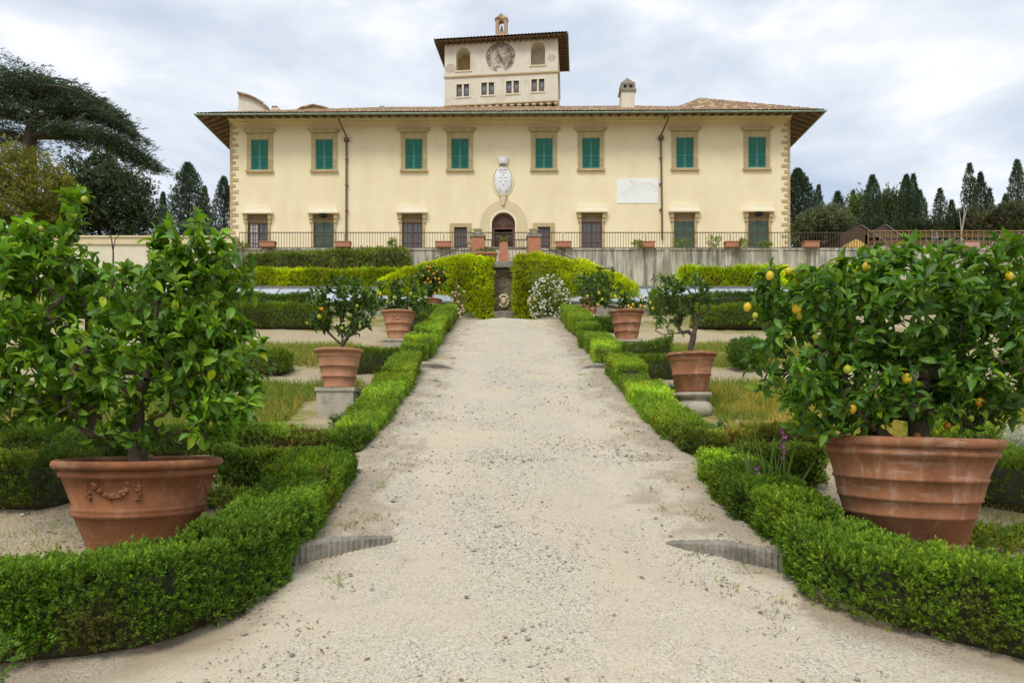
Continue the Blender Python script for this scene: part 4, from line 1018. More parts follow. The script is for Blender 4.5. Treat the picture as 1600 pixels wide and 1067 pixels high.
# ================================================================ hedges
def chaikin(p, it=2):
    p = np.asarray(p, float)
    for _ in range(it):
        q = [p[0]]
        for a, b in zip(p[:-1], p[1:]): q += [a * .8 + b * .2, a * .2 + b * .8]
        q.append(p[-1]); p = np.array(q)
    return p
BOX = (.105, .185, .020)
def hedge(label, pts, wd, h, n, size, cols=BOX, seed=1, smooth=1, block=.75, group='clipped box hedges', top_tip=1.0, name='box_hedge', brown=.20, zf=None, cat='hedge', leaves=6, stepz=.045, var=.30, hue=None):
    """pts: (x, y[, height]); a clipped hedge following the ground"""
    rg = np.random.default_rng(seed); zf = zf or ground_z
    p = np.array([(a[0], a[1], a[2] if len(a) > 2 else h) for a in pts], float); p = chaikin(p, smooth) if smooth else p
    seg = np.linalg.norm(np.diff(p[:, :2], axis=0), axis=1); L = np.concatenate([[0], np.cumsum(seg)]); T = L[-1]
    def at_(s):
        return np.stack([np.interp(s, L, p[:, k]) for k in range(3)], 1)
    def frame(s):
        d = at_(np.minimum(s + .06, T)) - at_(np.maximum(s - .06, 0)); d = d[:, :2]; d /= np.maximum(np.linalg.norm(d, axis=1, keepdims=True), 1e-6)
        return d, np.stack([d[:, 1], -d[:, 0]], 1)
    nb = int(T / block) + 2; bh = rg.normal(0, stepz, nb); bt = rg.normal(0, .16, nb); bw = rg.normal(0, .025, nb)
    # core of twigs
    N = max(6, int(T / .22)); s = np.linspace(wd * .12, T - wd * .12, N); a = at_(s); d, nr = frame(s)
    prof = [(-.22, .05), (-.26, .3), (-.26, .72), (-.20, .82), (.20, .82), (.26, .72), (.26, .3), (.22, .05)]
    k = np.minimum((s / block).astype(int), nb - 1); hh = a[:, 2] + bh[k]
    gz_ = zf(a[:, 0], a[:, 1]); V = []
    for u, v in prof: V.append(np.stack([a[:, 0] + nr[:, 0] * u * wd, a[:, 1] + nr[:, 1] * u * wd, gz_ - .05 + v * (hh + .0)], 1))
    V = np.stack(V, 1).reshape(-1, 3); m = len(prof); Q = []
    for i in range(N - 1):
        for j in range(m): Q.append((i * m + j, i * m + (j + 1) % m, (i + 1) * m + (j + 1) % m, (i + 1) * m + j))
    for b_ in (0, (N - 1) * m): Q += [(b_, b_ + 1, b_ + 6, b_ + 7), (b_ + 1, b_ + 2, b_ + 5, b_ + 6), (b_ + 2, b_ + 3, b_ + 4, b_ + 5)]
    coreV, coreQ = V, np.array(Q)
    # sprigs over the clipped surface
    per = 2 * h + wd; area = per * T + 2 * wd * h; n = int(n * area)
    cap = rg.random(n) < 2 * wd * h / area
    s = rg.uniform(0, T, n); u = rg.uniform(0, per, n)
    end = rg.random(n) < .5
    s = np.where(cap, np.where(end, 0, T), s)
    a = at_(s); d, nr = frame(s); k = np.minimum((s / block).astype(int), nb - 1)
    hh = a[:, 2] + bh[k]; w2 = wd / 2 + bw[k]
    side = np.where(u < h, -1, np.where(u > h + wd, 1, 0)); top = side == 0
    v = np.where(side < 0, u / h, np.where(side > 0, (u - h - wd) / h, 1.0))
    off = np.where(top, (u - h - wd / 2) / wd * 2 * w2, side * w2)
    if cap.any():
        off = np.where(cap, rg.uniform(-1, 1, n) * w2, off); v = np.where(cap, rg.random(n), v); top = top & ~cap; side = np.where(cap, 0, side)
    rnd = np.where(v > .86, (v - .86) / .14, 0) * .025   # rounded shoulders
    off = off - np.sign(off) * np.where(top, 0, rnd)
    edge = np.where(top, np.clip((np.abs(off) / w2 - .75) / .25, 0, 1) ** 2 * .015, 0)
    x = a[:, 0] + nr[:, 0] * off; y = a[:, 1] + nr[:, 1] * off; z = zf(a[:, 0], a[:, 1]) + v * hh - edge
    out_ = np.zeros((n, 3)); out_[:, 0] = nr[:, 0] * side; out_[:, 1] = nr[:, 1] * side; out_[:, 2] = top
    ce = np.where(end, -1, 1)[:, None] * d; out_[cap] = np.concatenate([ce[cap], np.zeros((cap.sum(), 1))], 1)
    pos = np.stack([x, y, z], 1); lump = ((vnoise(pos * 4.5, seed) - .5) * .09 + (vnoise(pos * 13, seed + 1) - .5) * .055) * (1.0 if size < .049 else .62)
    dep = rg.random(n) ** 1.7 * .085
    pos = pos + out_ * (lump - dep - size * .62)[:, None]
    pos = pos + out_ * ((rg.random(n) < .035) * rg.uniform(.015, .05, n))[:, None]
    axis = out_ * .75 + np.array([0, 0, .62]) * (1 - .5 * top)[:, None] + rg.normal(0, .34, (n, 3))
    if hue is None: hue = cols
    col = np.array(cols)[None] * np.exp(bt[k] + .0)[:, None] * np.exp((vnoise(pos * 2.2, seed + 2) - .5)[:, None] * .7) * rg.uniform(1 - var, 1 + var, (n, 1))
    yel = np.clip((vnoise(pos * 1.7, seed + 5) - .52) * 4, 0, 1)[:, None] * np.array([.34, .17, -.1]); col = col * (1 + yel)
    fresh = np.clip(rg.normal(.0, .5, (n, 1)) + .72 * top[:, None], 0, 1) * top_tip
    col = col * (1 + fresh * np.array([1.05, .68, .4]))
    if brown > 0:
        bm_ = (np.clip((vnoise(pos * 3.0, seed + 7) - (1 - brown)) * 5, 0, 1) * ~top)[:, None]; col = col * (1 - bm_) + np.array([.20, .12, .055]) * bm_ * rg.uniform(.6, 1.2, (n, 1))
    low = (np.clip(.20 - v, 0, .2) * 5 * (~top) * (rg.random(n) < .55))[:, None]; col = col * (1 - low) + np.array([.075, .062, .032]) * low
    tv, tq, tf = sprig(seed % 5, leaves)
    hole = vnoise(pos * 6.5, seed + 9) < (.86 if size < .049 else 1.1); pos, axis, col, n = pos[hole], axis[hole], col[hole], int(hole.sum())
    V, Q, idx = place(tv, tq, pos, axis, rg, size * rg.uniform(.7, 1.4, n))
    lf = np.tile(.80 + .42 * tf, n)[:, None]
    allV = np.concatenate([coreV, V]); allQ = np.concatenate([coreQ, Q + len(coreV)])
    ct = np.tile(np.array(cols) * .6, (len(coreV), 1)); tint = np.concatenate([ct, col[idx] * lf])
    o = np_mesh(name, allV, allQ, [M['leaf'], M['twig']], tint=tint, mi=np.concatenate([np.ones(len(coreQ)), np.zeros(len(Q))]))
    return tag(o, label, cat, group)

NEAR = dict(n=5200, size=.046, leaves=7)
MID = dict(n=2400, size=.050, leaves=5)
FAR = dict(n=1300, size=.075, leaves=5)
G_ = BOX; G2 = (.13, .215, .022); G3 = (.085, .160, .022); G4 = (.130, .228, .024)
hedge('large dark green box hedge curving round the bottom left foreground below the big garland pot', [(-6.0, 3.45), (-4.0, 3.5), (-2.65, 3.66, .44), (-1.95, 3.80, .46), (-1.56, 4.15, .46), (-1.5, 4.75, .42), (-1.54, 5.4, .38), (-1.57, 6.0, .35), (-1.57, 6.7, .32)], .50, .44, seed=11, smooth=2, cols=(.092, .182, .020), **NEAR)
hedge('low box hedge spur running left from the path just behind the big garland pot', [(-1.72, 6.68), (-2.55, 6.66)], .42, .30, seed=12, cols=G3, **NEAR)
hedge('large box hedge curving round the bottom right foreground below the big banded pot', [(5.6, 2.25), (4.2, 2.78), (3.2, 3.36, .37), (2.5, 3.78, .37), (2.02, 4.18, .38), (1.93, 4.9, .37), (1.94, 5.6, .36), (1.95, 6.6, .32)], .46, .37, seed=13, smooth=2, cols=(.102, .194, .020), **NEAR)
hedge('low box hedge spur behind the pink gladiolus beside the big banded pot', [(2.1, 6.62), (2.85, 6.66)], .42, .31, seed=14, cols=G2, **NEAR)
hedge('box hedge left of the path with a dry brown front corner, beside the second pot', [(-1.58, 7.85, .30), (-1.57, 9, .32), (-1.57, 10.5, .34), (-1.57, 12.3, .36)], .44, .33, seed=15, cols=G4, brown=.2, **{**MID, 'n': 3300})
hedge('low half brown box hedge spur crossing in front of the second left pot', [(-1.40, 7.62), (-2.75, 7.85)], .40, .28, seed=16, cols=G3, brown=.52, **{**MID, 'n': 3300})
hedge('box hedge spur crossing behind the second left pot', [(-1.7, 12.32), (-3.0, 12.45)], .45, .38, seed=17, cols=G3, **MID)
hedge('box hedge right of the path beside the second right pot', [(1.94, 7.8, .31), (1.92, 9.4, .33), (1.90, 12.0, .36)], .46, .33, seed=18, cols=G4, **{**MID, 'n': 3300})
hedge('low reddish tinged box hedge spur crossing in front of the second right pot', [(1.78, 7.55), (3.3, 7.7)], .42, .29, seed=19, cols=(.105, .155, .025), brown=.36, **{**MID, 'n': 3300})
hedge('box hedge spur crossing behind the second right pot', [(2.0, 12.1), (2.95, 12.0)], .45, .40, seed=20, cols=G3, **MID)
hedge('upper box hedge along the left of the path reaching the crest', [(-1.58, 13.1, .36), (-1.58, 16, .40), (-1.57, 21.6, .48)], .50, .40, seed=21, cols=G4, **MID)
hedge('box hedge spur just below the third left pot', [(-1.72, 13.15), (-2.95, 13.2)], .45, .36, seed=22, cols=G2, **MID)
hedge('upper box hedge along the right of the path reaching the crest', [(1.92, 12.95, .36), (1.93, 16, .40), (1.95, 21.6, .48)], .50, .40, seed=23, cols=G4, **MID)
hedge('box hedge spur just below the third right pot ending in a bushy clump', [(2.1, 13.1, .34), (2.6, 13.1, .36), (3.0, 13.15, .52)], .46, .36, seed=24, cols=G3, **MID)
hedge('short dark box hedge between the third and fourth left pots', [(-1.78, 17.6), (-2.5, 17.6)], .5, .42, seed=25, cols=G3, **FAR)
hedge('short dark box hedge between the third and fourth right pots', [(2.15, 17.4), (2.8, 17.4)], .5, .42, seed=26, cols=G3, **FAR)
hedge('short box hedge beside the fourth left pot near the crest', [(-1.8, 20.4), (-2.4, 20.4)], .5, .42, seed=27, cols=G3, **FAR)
hedge('dark box hedge at the left edge behind the big garland pot', [(-7.5, 6.1), (-3.68, 6.1), (-3.66, 7.0)], .55, .42, seed=28, smooth=0, cols=G3, **{**NEAR, 'n': 4000})
hedge('box hedge crossing under the left lemon tree in the second bed', [(-7, 7.75), (-2.95, 7.75)], .45, .30, seed=29, cols=G3, **{**MID, 'n': 3000})
hedge('box hedge at the right edge beside the big banded pot', [(7.5, 6.0), (4.1, 6.0), (4.05, 6.9)], .55, .45, seed=30, smooth=0, cols=G_, **{**NEAR, 'n': 3300})
hedge('short box hedge block in the gravel left of the second left pot', [(-6.5, 12.55), (-3.62, 12.5)], .6, .44, seed=31, cols=G2, **MID)
hedge('long clipped box hedge in the left bed level with the third pot', [(-8.0, 18.3), (-4.3, 18.2)], .7, .60, seed=32, cols=G2, **FAR)
hedge('long clipped box hedge in the right bed level with the third pot', [(8.5, 18.4), (4.75, 18.4)], .7, .60, seed=33, cols=G2, **FAR)
hedge('tall dark hedge below the left cold frame', [(-14, 22.9), (-5.9, 22.9)], .8, .66, seed=34, cols=(.070, .145, .022), **FAR)
hedge('tall dark hedge below the right cold frame', [(14, 22.9), (4.6, 22.9)], .8, .70, seed=35, cols=(.070, .145, .022), **FAR)
YG = (.38, .52, .010)
GLD = dict(top_tip=.35, group='golden hedges on the slope', name='golden_hedge')
hedge('golden green hedge under the dark creeper left of the fountain', [(-13.5, 32), (-4.6, 32)], 1.0, .95, n=380, size=.16, cols=(.31, .43, .012), seed=36, **GLD)
hedge('bright golden green clipped hedge below the grey wall on the right', [(7.7, 32), (16.5, 32)], 1.1, 1.05, n=380, size=.16, cols=YG, seed=37, **GLD)

# creeper covered walls either side of the fountain (sloping tops)
def creeper(label, prof, d, thick, n, size, cols, seed, base_py=505, name='creeper_wall', group=None, depth_curve=0.0):
    """prof: list of (px, py) along the top; covered with creeper on front and top"""
    rg = np.random.default_rng(seed); px = np.array([a for a, _ in prof], float); py = np.array([b for _, b in prof], float)
    xw = (px - CX) / F * d; zt_ = (HY - py) / F * d; zb_ = (HY - base_py) / F * d
    xa, xb = xw.min(), xw.max(); o_ = np.argsort(xw); xw, zt_ = xw[o_], zt_[o_]
    N = 40; X = np.linspace(xa, xb, N); Z = np.interp(X, xw, zt_); V = []; Q = []
    fr_, bk_ = .22, thick - .15
    for i in range(N):
        for yy, zz in ((d + fr_, zb_ - .3), (d + fr_, Z[i] - .18), (d + bk_, Z[i] - .18), (d + bk_, zb_ - .3)): V.append((np.clip(X[i], xa + .12, xb - .12), yy, zz))
    for i in range(N - 1):
        for j in range(4): Q.append((i * 4 + j, i * 4 + (j + 1) % 4, (i + 1) * 4 + (j + 1) % 4, (i + 1) * 4 + j))
    Q += [(0, 1, 2, 3), ((N - 1) * 4 + 3, (N - 1) * 4 + 2, (N - 1) * 4 + 1, (N - 1) * 4)]
    W = xb - xa; n_ = int(n * W * (zt_.max() - zb_ + thick * .8))
    x = rg.uniform(xa, xb, n_); r = rg.random(n_); zt2 = np.interp(x, xw, zt_); topf = r < .30; endf = r > .93
    z = np.where(topf, zt2, zb_ + (zt2 - zb_) * rg.random(n_)); y = np.where(topf, d + rg.random(n_) * thick, d)
    x = np.where(endf, np.where(rg.random(n_) < .5, xa, xb), x); y = np.where(endf, d + rg.random(n_) * thick, y)
    z = np.where(endf, zb_ + (np.interp(x, xw, zt_) - zb_) * rg.random(n_), z)
    pos = np.stack([x, y, z], 1); lump = ((vnoise(pos * 1.8, seed) - .5) * .42 + (vnoise(pos * 5, seed + 1) - .5) * .20) * np.where(topf, .45, 1)
    out_ = np.zeros((n_, 3)); out_[:, 1] = -1.0 * (~topf & ~endf); out_[:, 2] = topf; out_[:, 0] = np.where(endf, np.where(x < (xa + xb) / 2, -1, 1), 0)
    pos = pos + out_ * (lump - rg.random(n_) * .10)[:, None]
    axis = out_ * .8 + rg.normal(0, .5, (n_, 3)) + np.array([0, 0, .25])
    col = np.array(cols)[None] * np.exp((vnoise(pos * 1.4, seed + 2) - .5)[:, None] * .8) * rg.uniform(.6, 1.3, (n_, 1))
    fresh = np.clip(rg.normal(.1, .5, (n_, 1)) + .6 * topf[:, None], 0, 1); col = col * (1 + fresh * np.array([.5, .35, .0]))
    tv, tq, tf = sprig(seed % 5, 5, .5, .55)
    V2, Q2, idx = place(tv, tq, pos, axis, rg, size * rg.uniform(.7, 1.3, n_))
    V = np.array(V); Q = np.array(Q)
    o = np_mesh(name, np.concatenate([V, V2]), np.concatenate([Q, Q2 + len(V)]), [M['leaf'], M['twig']], tint=np.concatenate([np.tile(np.array(cols) * .5, (len(V), 1)), col[idx]]), mi=np.concatenate([np.ones(len(Q)), np.zeros(len(Q2))]))
    return tag(o, label, 'hedge', group)
creeper('bright yellow green creeper covered wall left of the fountain niche', [(590, 437), (606, 430), (640, 417), (690, 404), (720, 400), (748, 400), (762, 401), (771, 404)], 24.3, 1.3, 1050, .10, (.40, .50, .010), 61, group='creeper walls beside the fountain')
creeper('bright yellow green creeper covered wall right of the fountain niche', [(801, 404), (806, 398), (830, 397), (868, 399), (905, 406), (940, 418), (975, 433), (997, 447)], 24.3, 1.3, 1050, .10, (.42, .51, .008), 62, group='creeper walls beside the fountain')
creeper('dark green creeper hanging over the terrace wall on the left', [(380, 404), (392, 397), (420, 396), (450, 394), (520, 391), (560, 390), (600, 389), (622, 389), (634, 389), (637, 398)], 43.7, 1.0, 130, .24, (.165, .225, .04), 63, base_py=452, name='wall_creeper')

# ================================================================ generic branch skeleton
def tubes_np(A, B, ra, rb, sides=5):
    d = unit(B - A); ref = np.where(np.abs(d[:, 2:3]) < .9, np.array([[0, 0, 1.0]]), np.array([[1.0, 0, 0]])); x = unit(np.cross(d, ref)); y = np.cross(d, x); n = len(A)
    an = np.arange(sides) * 2 * math.pi / sides; c, s = np.cos(an)[None, :, None], np.sin(an)[None, :, None]
    ringv = x[:, None] * c + y[:, None] * s
    V = np.concatenate([A[:, None] + ringv * ra[:, None, None], B[:, None] + ringv * rb[:, None, None]], 1)
    k = np.arange(sides); q = np.stack([k, (k + 1) % sides, sides + (k + 1) % sides, sides + k], 1)
    return V.reshape(-1, 3), (np.arange(n) * 2 * sides)[:, None, None] + q[None]
def grow(limbs, tips, rg, r_tip=.003, expo=2.2, steps=3, sag=.03):
    """limbs: list of polylines (first starts at the root); tips joined to the nearest node. Returns nodes, parents, radii"""
    N = []; par = []
    for L in limbs:
        L = [np.array(p, float) for p in L]; prev = -1
        if N:
            prev = int(np.argmin([np.linalg.norm(q - L[0]) for q in N]))
        else: N.append(L[0]); par.append(-1); prev = 0
        for a, b in zip(L[:-1], L[1:]):
            m = max(2, int(np.linalg.norm(b - a) / .10))
            for i in range(1, m + 1):
                q = a + (b - a) * i / m + rg.normal(0, .006, 3); N.append(q); par.append(prev); prev = len(N) - 1
    root = N[0]; tips = tips[np.argsort(np.linalg.norm(tips - root, axis=1))]; tip_idx = []
    for t in tips:
        A = np.array(N); dd = np.linalg.norm(A - t, axis=1) + .28 * np.maximum(0, np.linalg.norm(A - root, axis=1) - np.linalg.norm(t - root) * .96) * 4
        k = int(np.argmin(dd)); a = N[k]; prev = k
        m = max(2, min(5, int(np.linalg.norm(t - a) / .09)))
        for i in range(1, m + 1):
            f = i / m; q = a + (t - a) * f + rg.normal(0, .012, 3) * (i < m) - np.array([0, 0, sag * math.sin(math.pi * f)]); N.append(q); par.append(prev); prev = len(N) - 1
        tip_idx.append(prev)
    N = np.array(N); par = np.array(par); w_ = np.zeros(len(N)); 
    has = np.zeros(len(N), bool); has[par[par >= 0]] = True
    w_[~has] = r_tip ** expo
    for i in range(len(N) - 1, 0, -1): w_[par[i]] += w_[i]
    return N, par, w_ ** (1 / expo), np.array(tip_idx)
def blob_points(rg, blobs, n, shell=.35):
    vol = np.array([b[3] * b[4] * b[5] for b in blobs]); pr = vol / vol.sum(); out_ = []
    for b, c in zip(blobs, rg.multinomial(n, pr)):
        d = unit(rg.normal(size=(c, 3))); r = (shell + (1 - shell) * rg.random(c)) ** .6; out_.append(np.array(b[:3]) + d * r[:, None] * np.array(b[3:6]))
    return np.concatenate(out_)
def citrus(name, label, cat, base, limbs, blobs, n_tips, leaf, per_tip, cols, seed, trunk_r, wide=1.0, r_tip=.003, yellow=.12, fruits=(), group=None, lower=0.0, droop=.35, shell=.35):
    rg = np.random.default_rng(seed); t = empty(name, base, 0, label, cat, group); B = np.array(base)
    tips = blob_points(rg, blobs, n_tips, shell) - B
    tips = tips[tips[:, 2] > lower]
    N, par, rad, ti = grow([[np.array(q) - B for q in L] for L in limbs], tips, rg, r_tip)
    rad = rad * (trunk_r / rad[0]) ** np.clip(rad / rad[0] * 1.5, 0, 1)
    e_ = np.arange(1, len(N)); V, Q = tubes_np(N[par[e_]], N[e_], np.maximum(rad[par[e_]] * .5 + rad[e_] * .5, rad[e_]), rad[e_], 6)
    np_mesh('trunk', V, Q.reshape(-1, 4), M['bark'], parent=t, smooth=True)
    # leaves along the last stretch of every twig
    P0 = []; AX = []
    for k in ti:
        chain = [k]
        while len(chain) < 4 and par[chain[-1]] > 0: chain.append(par[chain[-1]])
        pts = N[chain][::-1]
        for j in range(per_tip):
            f = rg.random() ** .75 * (len(pts) - 1); i = min(int(f), len(pts) - 2); q = pts[i] + (pts[i + 1] - pts[i]) * (f - i); d = pts[i + 1] - pts[i]; d /= np.linalg.norm(d) + 1e-9
            P0.append(q); AX.append(d * .75 + rg.normal(0, .62, 3) + np.array([0, 0, .12 - droop * rg.random()]))
    P0 = np.array(P0); AX = unit(np.array(AX)); n = len(P0)
    cen = np.array([np.average([b[i] for b in blobs]) for i in range(3)]) - B
    outw = unit(P0 - cen); nrm = np.array([0, 0, 1.0]) + .55 * outw + rg.normal(0, .55, (n, 3))
    tv, tq = citrus_leaf(.46 * wide)
    V, Q, idx = place(tv, tq, P0, AX, rg, leaf * rg.uniform(.42, 1.3, n), nrm)
    cols = np.array(cols); ci = rg.integers(0, len(cols), n); tint = cols[ci] * rg.uniform(.7, 1.3, (n, 1)) * np.exp((vnoise(P0 * 3, seed) - .5)[:, None] * .6)
    up = np.clip((P0[:, 2] - cen[2]) / (P0[:, 2].max() - cen[2] + 1e-6), 0, 1); isy = rg.random(n) < yellow * (.5 + 1.0 * up); tint[isy] = tint[isy] * np.array([2.4, 1.7, .9])
    np_mesh('crown', V, Q, M['waxy'], tint=tint[idx], parent=t)
    for (fx, fy, fz, r_, mt) in fruits:
        b = MB(); b.sphere((0, 0, 0), r_, 14, 10, (1, 1, 1.06 if mt != 'lemon' else 1.15)); b.tube([(0, 0, r_ * .95), (0, 0, r_ * 1.25)], r_ * .12, 5)
        o = b.build('fruit', M[mt], t, True); o.location = Vector((fx, fy, fz)) - Vector(base)
    return t
def bl(px, py, d, rx, rz, ry):       # blob from its place in the photograph, radii in px and depth radius in metres
    p = P(px, py, d); return (p.x, p.y, p.z, rx / F * d, ry, rz / F * d)
CG = [(.075, .165, .018), (.055, .130, .020), (.040, .100, .022), (.10, .20, .018)]
CD = [(.065, .135, .022), (.08, .165, .020), (.052, .115, .024), (.11, .20, .018)]

# ---------------------------------------------------------------- pots
def pot(label, x, y, z, rr, hh, style, mat, group='terracotta citrus pots', tilt=(0, 0)):
    t = empty('terracotta_pot', (x, y, z), 0, label, 'pot', group); t.rotation_euler = (R(tilt[0]), R(tilt[1]), 0)
    k = rr
    wob = lambda a, z_: .006 * math.sin(2 * a + 1) + .004 * math.sin(5 * a)
    b = MB()
    if style == 'garland':
        pr = [(.0, .0), (.60, .0), (.63, .02), (.63, .06), (.60, .09), (.60, .12), (.745, .43), (.755, .44), (.79, .455), (.80, .485), (.785, .50), (.80, .515), (.79, .54), (.765, .55), (.885, .83), (.92, .84), (.925, .88), (.90, .90), (.90, .92)]
    elif style == 'banded':
        pr = [(.0, -.10), (.47, -.10), (.56, .055), (.62, .06), (.645, .09), (.63, .13), (.64, .15), (.655, .155), (.715, .335), (.735, .34), (.74, .36), (.73, .38), (.775, .475), (.80, .485), (.79, .50), (.83, .64), (.85, .645), (.855, .665), (.84, .68), (.915, .84), (.95, .85), (.955, .88), (.93, .90), (.93, .92)]
    else:
        pr = [(.0, .0), (.60, .0), (.63, .01), (.635, .03), (.60, .04), (.68, .26), (.71, .27), (.715, .30), (.69, .31), (.765, .53), (.795, .54), (.80, .57), (.775, .58), (.87, .86), (.90, .87), (.90, .92)] if style != 'plain' else [(.0, .0), (.60, .0), (.62, .03), (.735, .42), (.765, .43), (.77, .46), (.745, .47), (.85, .83), (.89, .85), (.89, .90), (.87, .92)]
    b.lathe([(r * k, v * hh) for r, v in pr], n=64, wob=wob); b.build('body', M[mat], t, True)
    b = MB(); rim = [(.90, .915), (.96, .915), (.99, .93), (1.0, .96), (.985, .99), (.95, 1.0), (.90, .998), (.88, .97), (.87, .80)]
    b.lathe([(r * k, v * hh) for r, v in rim], n=64, wob=wob); b.build('rim', M[mat], t, True)
    b = MB(); b.lathe([(0, .87 * hh), (.4 * k, .88 * hh), (.875 * k, .86 * hh)], n=32); b.build('soil', M['soil'], t, True)
    if style in ('garland', 'small_garland'):
        rg = random.Random(5)
        def rad(v): return np.interp(v, [.55, .83], [.765, .885]) * k if style == 'garland' else np.interp(v, [.58, .86], [.775, .87]) * k
        def knob(a, v, r): q = rad(v) - r * .25; b.sphere((q * math.cos(a), q * math.sin(a), v * hh), r, 7, 5)
        for a0 in (-math.pi / 2 + .08, -math.pi / 2 + 1.75, -math.pi / 2 - 1.6, math.pi / 2):
            b = MB()
            for i in range(34): f = i / 33 * 2 - 1; knob(a0 + f * .24 + rg.uniform(-.02, .02), .665 + .115 * f * f + rg.uniform(-.018, .018), k * rg.uniform(.018, .034))
            for s_ in (-1, 1):
                for i in range(18): f = i / 17; knob(a0 + s_ * .36 + rg.uniform(-.05, .05) * f, .79 - .15 * f + rg.uniform(-.01, .01), k * rg.uniform(.016, .03) * (.7 + .5 * f))
            b.build('garland_swag', M[mat], t, True)
    return t
def slab(label, x, y, z, w_, h_, kind='slab'):
    t = empty('stone_plinth', (x, y, z), 0, label, 'plinth', 'stone plinths under the pots'); b = MB()
    if kind == 'slab': b.box(-w_, w_, -w_, w_, -.4, h_ - .05); b.box(-w_ * 1.08, w_ * 1.08, -w_ * 1.08, w_ * 1.08, h_ - .05, h_)
    else:
        prof = [(.82, -.3), (.85, .0), (1.0, .06), (1.05, .3), (.92, .55), (.72, .66), (.70, .74), (.98, .82), (1.0, .98), (.0, .985)]
        b.lathe([(r * w_, v * h_) for r, v in prof], n=36, wob=lambda a, z_: .03 * math.cos(8 * a))
    b.build('block', M['plinth'], t, kind != 'slab'); return t

x, y = -2.46, 5.0; z = gz(x, y) + .005
pot('big terracotta pot with moulded fruit garland at front left', x, y, z, .525, .665, 'garland', 'terra')
TOPL = z + .665 * .87
x, y = 2.66, 4.85; z = gz(x, y) + .085
pot('big terracotta pot with raised bands and pale streaks at front right', x, y, z, .535, .76, 'banded', 'terra2', tilt=(0, 1.6))
TOPR = z + .76 * .87
def midpot(label, plabel, px, rim_py, base_py, d, half, style, mat, pl, tilt=(0, 0)):
    p = P(px, base_py, d); top = P(px, rim_py, d).z; zg = gz(p.x, d); ph = p.z - zg
    slab(plabel, p.x, d, zg, half * (.74 if pl == 'slab' else .80), ph - .004, pl)
    pot(label, p.x, d, p.z, half, top - p.z, style, mat, tilt=tilt); return (p.x, d, p.z + (top - p.z) * .87)
PT = {}
PT['l2'] = midpot('terracotta pot with three raised bands on a grey slab, second from front on the left', 'square grey stone slab under the second left pot', 529.5, 546, 606, 10.0, .33, 'bands', 'terra3', 'slab')
PT['r2'] = midpot('terracotta pot with one raised band on a carved pedestal, second from front on the right', 'round carved stone pedestal under the second right pot', 1080.5, 552, 612.5, 10.0, .338, 'plain', 'terra2', 'round')
PT['l3'] = midpot('orange terracotta pot with small garlands, third from front on the left', 'low stone slab under the third left pot', 623, 487, 531, 15.7, .375, 'small_garland', 'terra3', 'slab')
PT['r3'] = midpot('terracotta pot with two raised bands, third from front on the right', 'low stone block under the third right pot', 979, 486, 532, 15.5, .372, 'bands', 'terra2', 'slab')
PT['l4'] = midpot('small tilted terracotta pot near the crest on the left, holding the orange tree', 'low stone block under the fourth left pot', 675, 467, 493, 21.3, .265, 'bands', 'terra2', 'slab', (0, 4))
PT['r4'] = midpot('small terracotta pot near the crest on the right', 'low stone block under the fourth right pot', 921, 467, 493, 21.0, .29, 'bands', 'terra2', 'slab')

# ---------------------------------------------------------------- big lemon trees
d = 5.0; q = lambda px, py, dd=0: tuple(P(px, py, d + dd))
base = (P(216, 0, d).x, d, TOPL - .01)
limbs = [[base, q(216, 660), q(214, 620)], [q(214, 625), q(170, 590), q(140, 540, .1), q(100, 525, .1), q(60, 520, .2)], [q(214, 622), q(228, 590, -.1), q(245, 540, -.1), q(243, 450), q(240, 380)],
         [q(140, 545, .1), q(135, 480), q(110, 440), q(105, 390, -.1), q(122, 340), q(130, 300)], [q(85, 440), q(60, 390), q(40, 350), q(12, 322)], [q(230, 590, -.1), q(290, 570, .1), q(350, 590, .2)], [q(215, 640), q(200, 600, -.25), q(170, 590, -.4)], [q(243, 480), q(290, 430, .2), q(310, 390, .2)]]
blobs = [bl(45, 470, 5.05, 130, 115, .55), bl(128, 300, 5.0, 16, 28, .1), bl(124, 320, 5.0, 18, 34, .12), bl(122, 330, 5.0, 20, 30, .12), bl(375, 380, 5.0, 30, 14, .1), bl(120, 350, 5.0, 30, 26, .2), bl(20, 335, 5.1, 40, 16, .1), bl(15, 365, 5.1, 50, 20, .15), bl(65, 410, 5.0, 95, 60, .4), bl(90, 385, 5.0, 50, 60, .3), bl(20, 400, 5.05, 60, 60, .35), bl(285, 380, 5.0, 60, 58, .30), bl(300, 375, 5.0, 62, 52, .32), bl(262, 420, 5.0, 34, 60, .25), bl(345, 440, 5.0, 60, 60, .3), bl(330, 370, 5.0, 40, 18, .15), bl(270, 480, 5.0, 110, 85, .5), bl(335, 550, 5.0, 95, 85, .45), bl(215, 560, 4.95, 120, 85, .55), bl(60, 590, 5.0, 115, 70, .5), bl(365, 610, 4.95, 58, 55, .3), bl(205, 665, 4.9, 70, 34, .3), bl(330, 655, 4.95, 60, 36, .3), bl(70, 640, 4.95, 90, 40, .4), bl(-60, 500, 5.2, 70, 130, .5)]
fr = [(*q(132, 312, -.1), .022, 'lime'), (*q(14, 407, -.2), .036, 'lemon'), (*q(38, 355, -.1), .03, 'lime'), (*q(64, 358, -.1), .02, 'lime'), (*q(192, 422, -.3), .03, 'lime')]
citrus('lemon_tree', 'large pale green lemon tree with loose forked crown growing in the garland pot', 'tree', base, limbs, blobs, 930, .096, 11, [(.155, .31, .020), (.12, .26, .020), (.08, .19, .022), (.21, .36, .022)], 71, .062, wide=1.06, yellow=.05, fruits=fr, group='potted citrus trees', droop=.6)
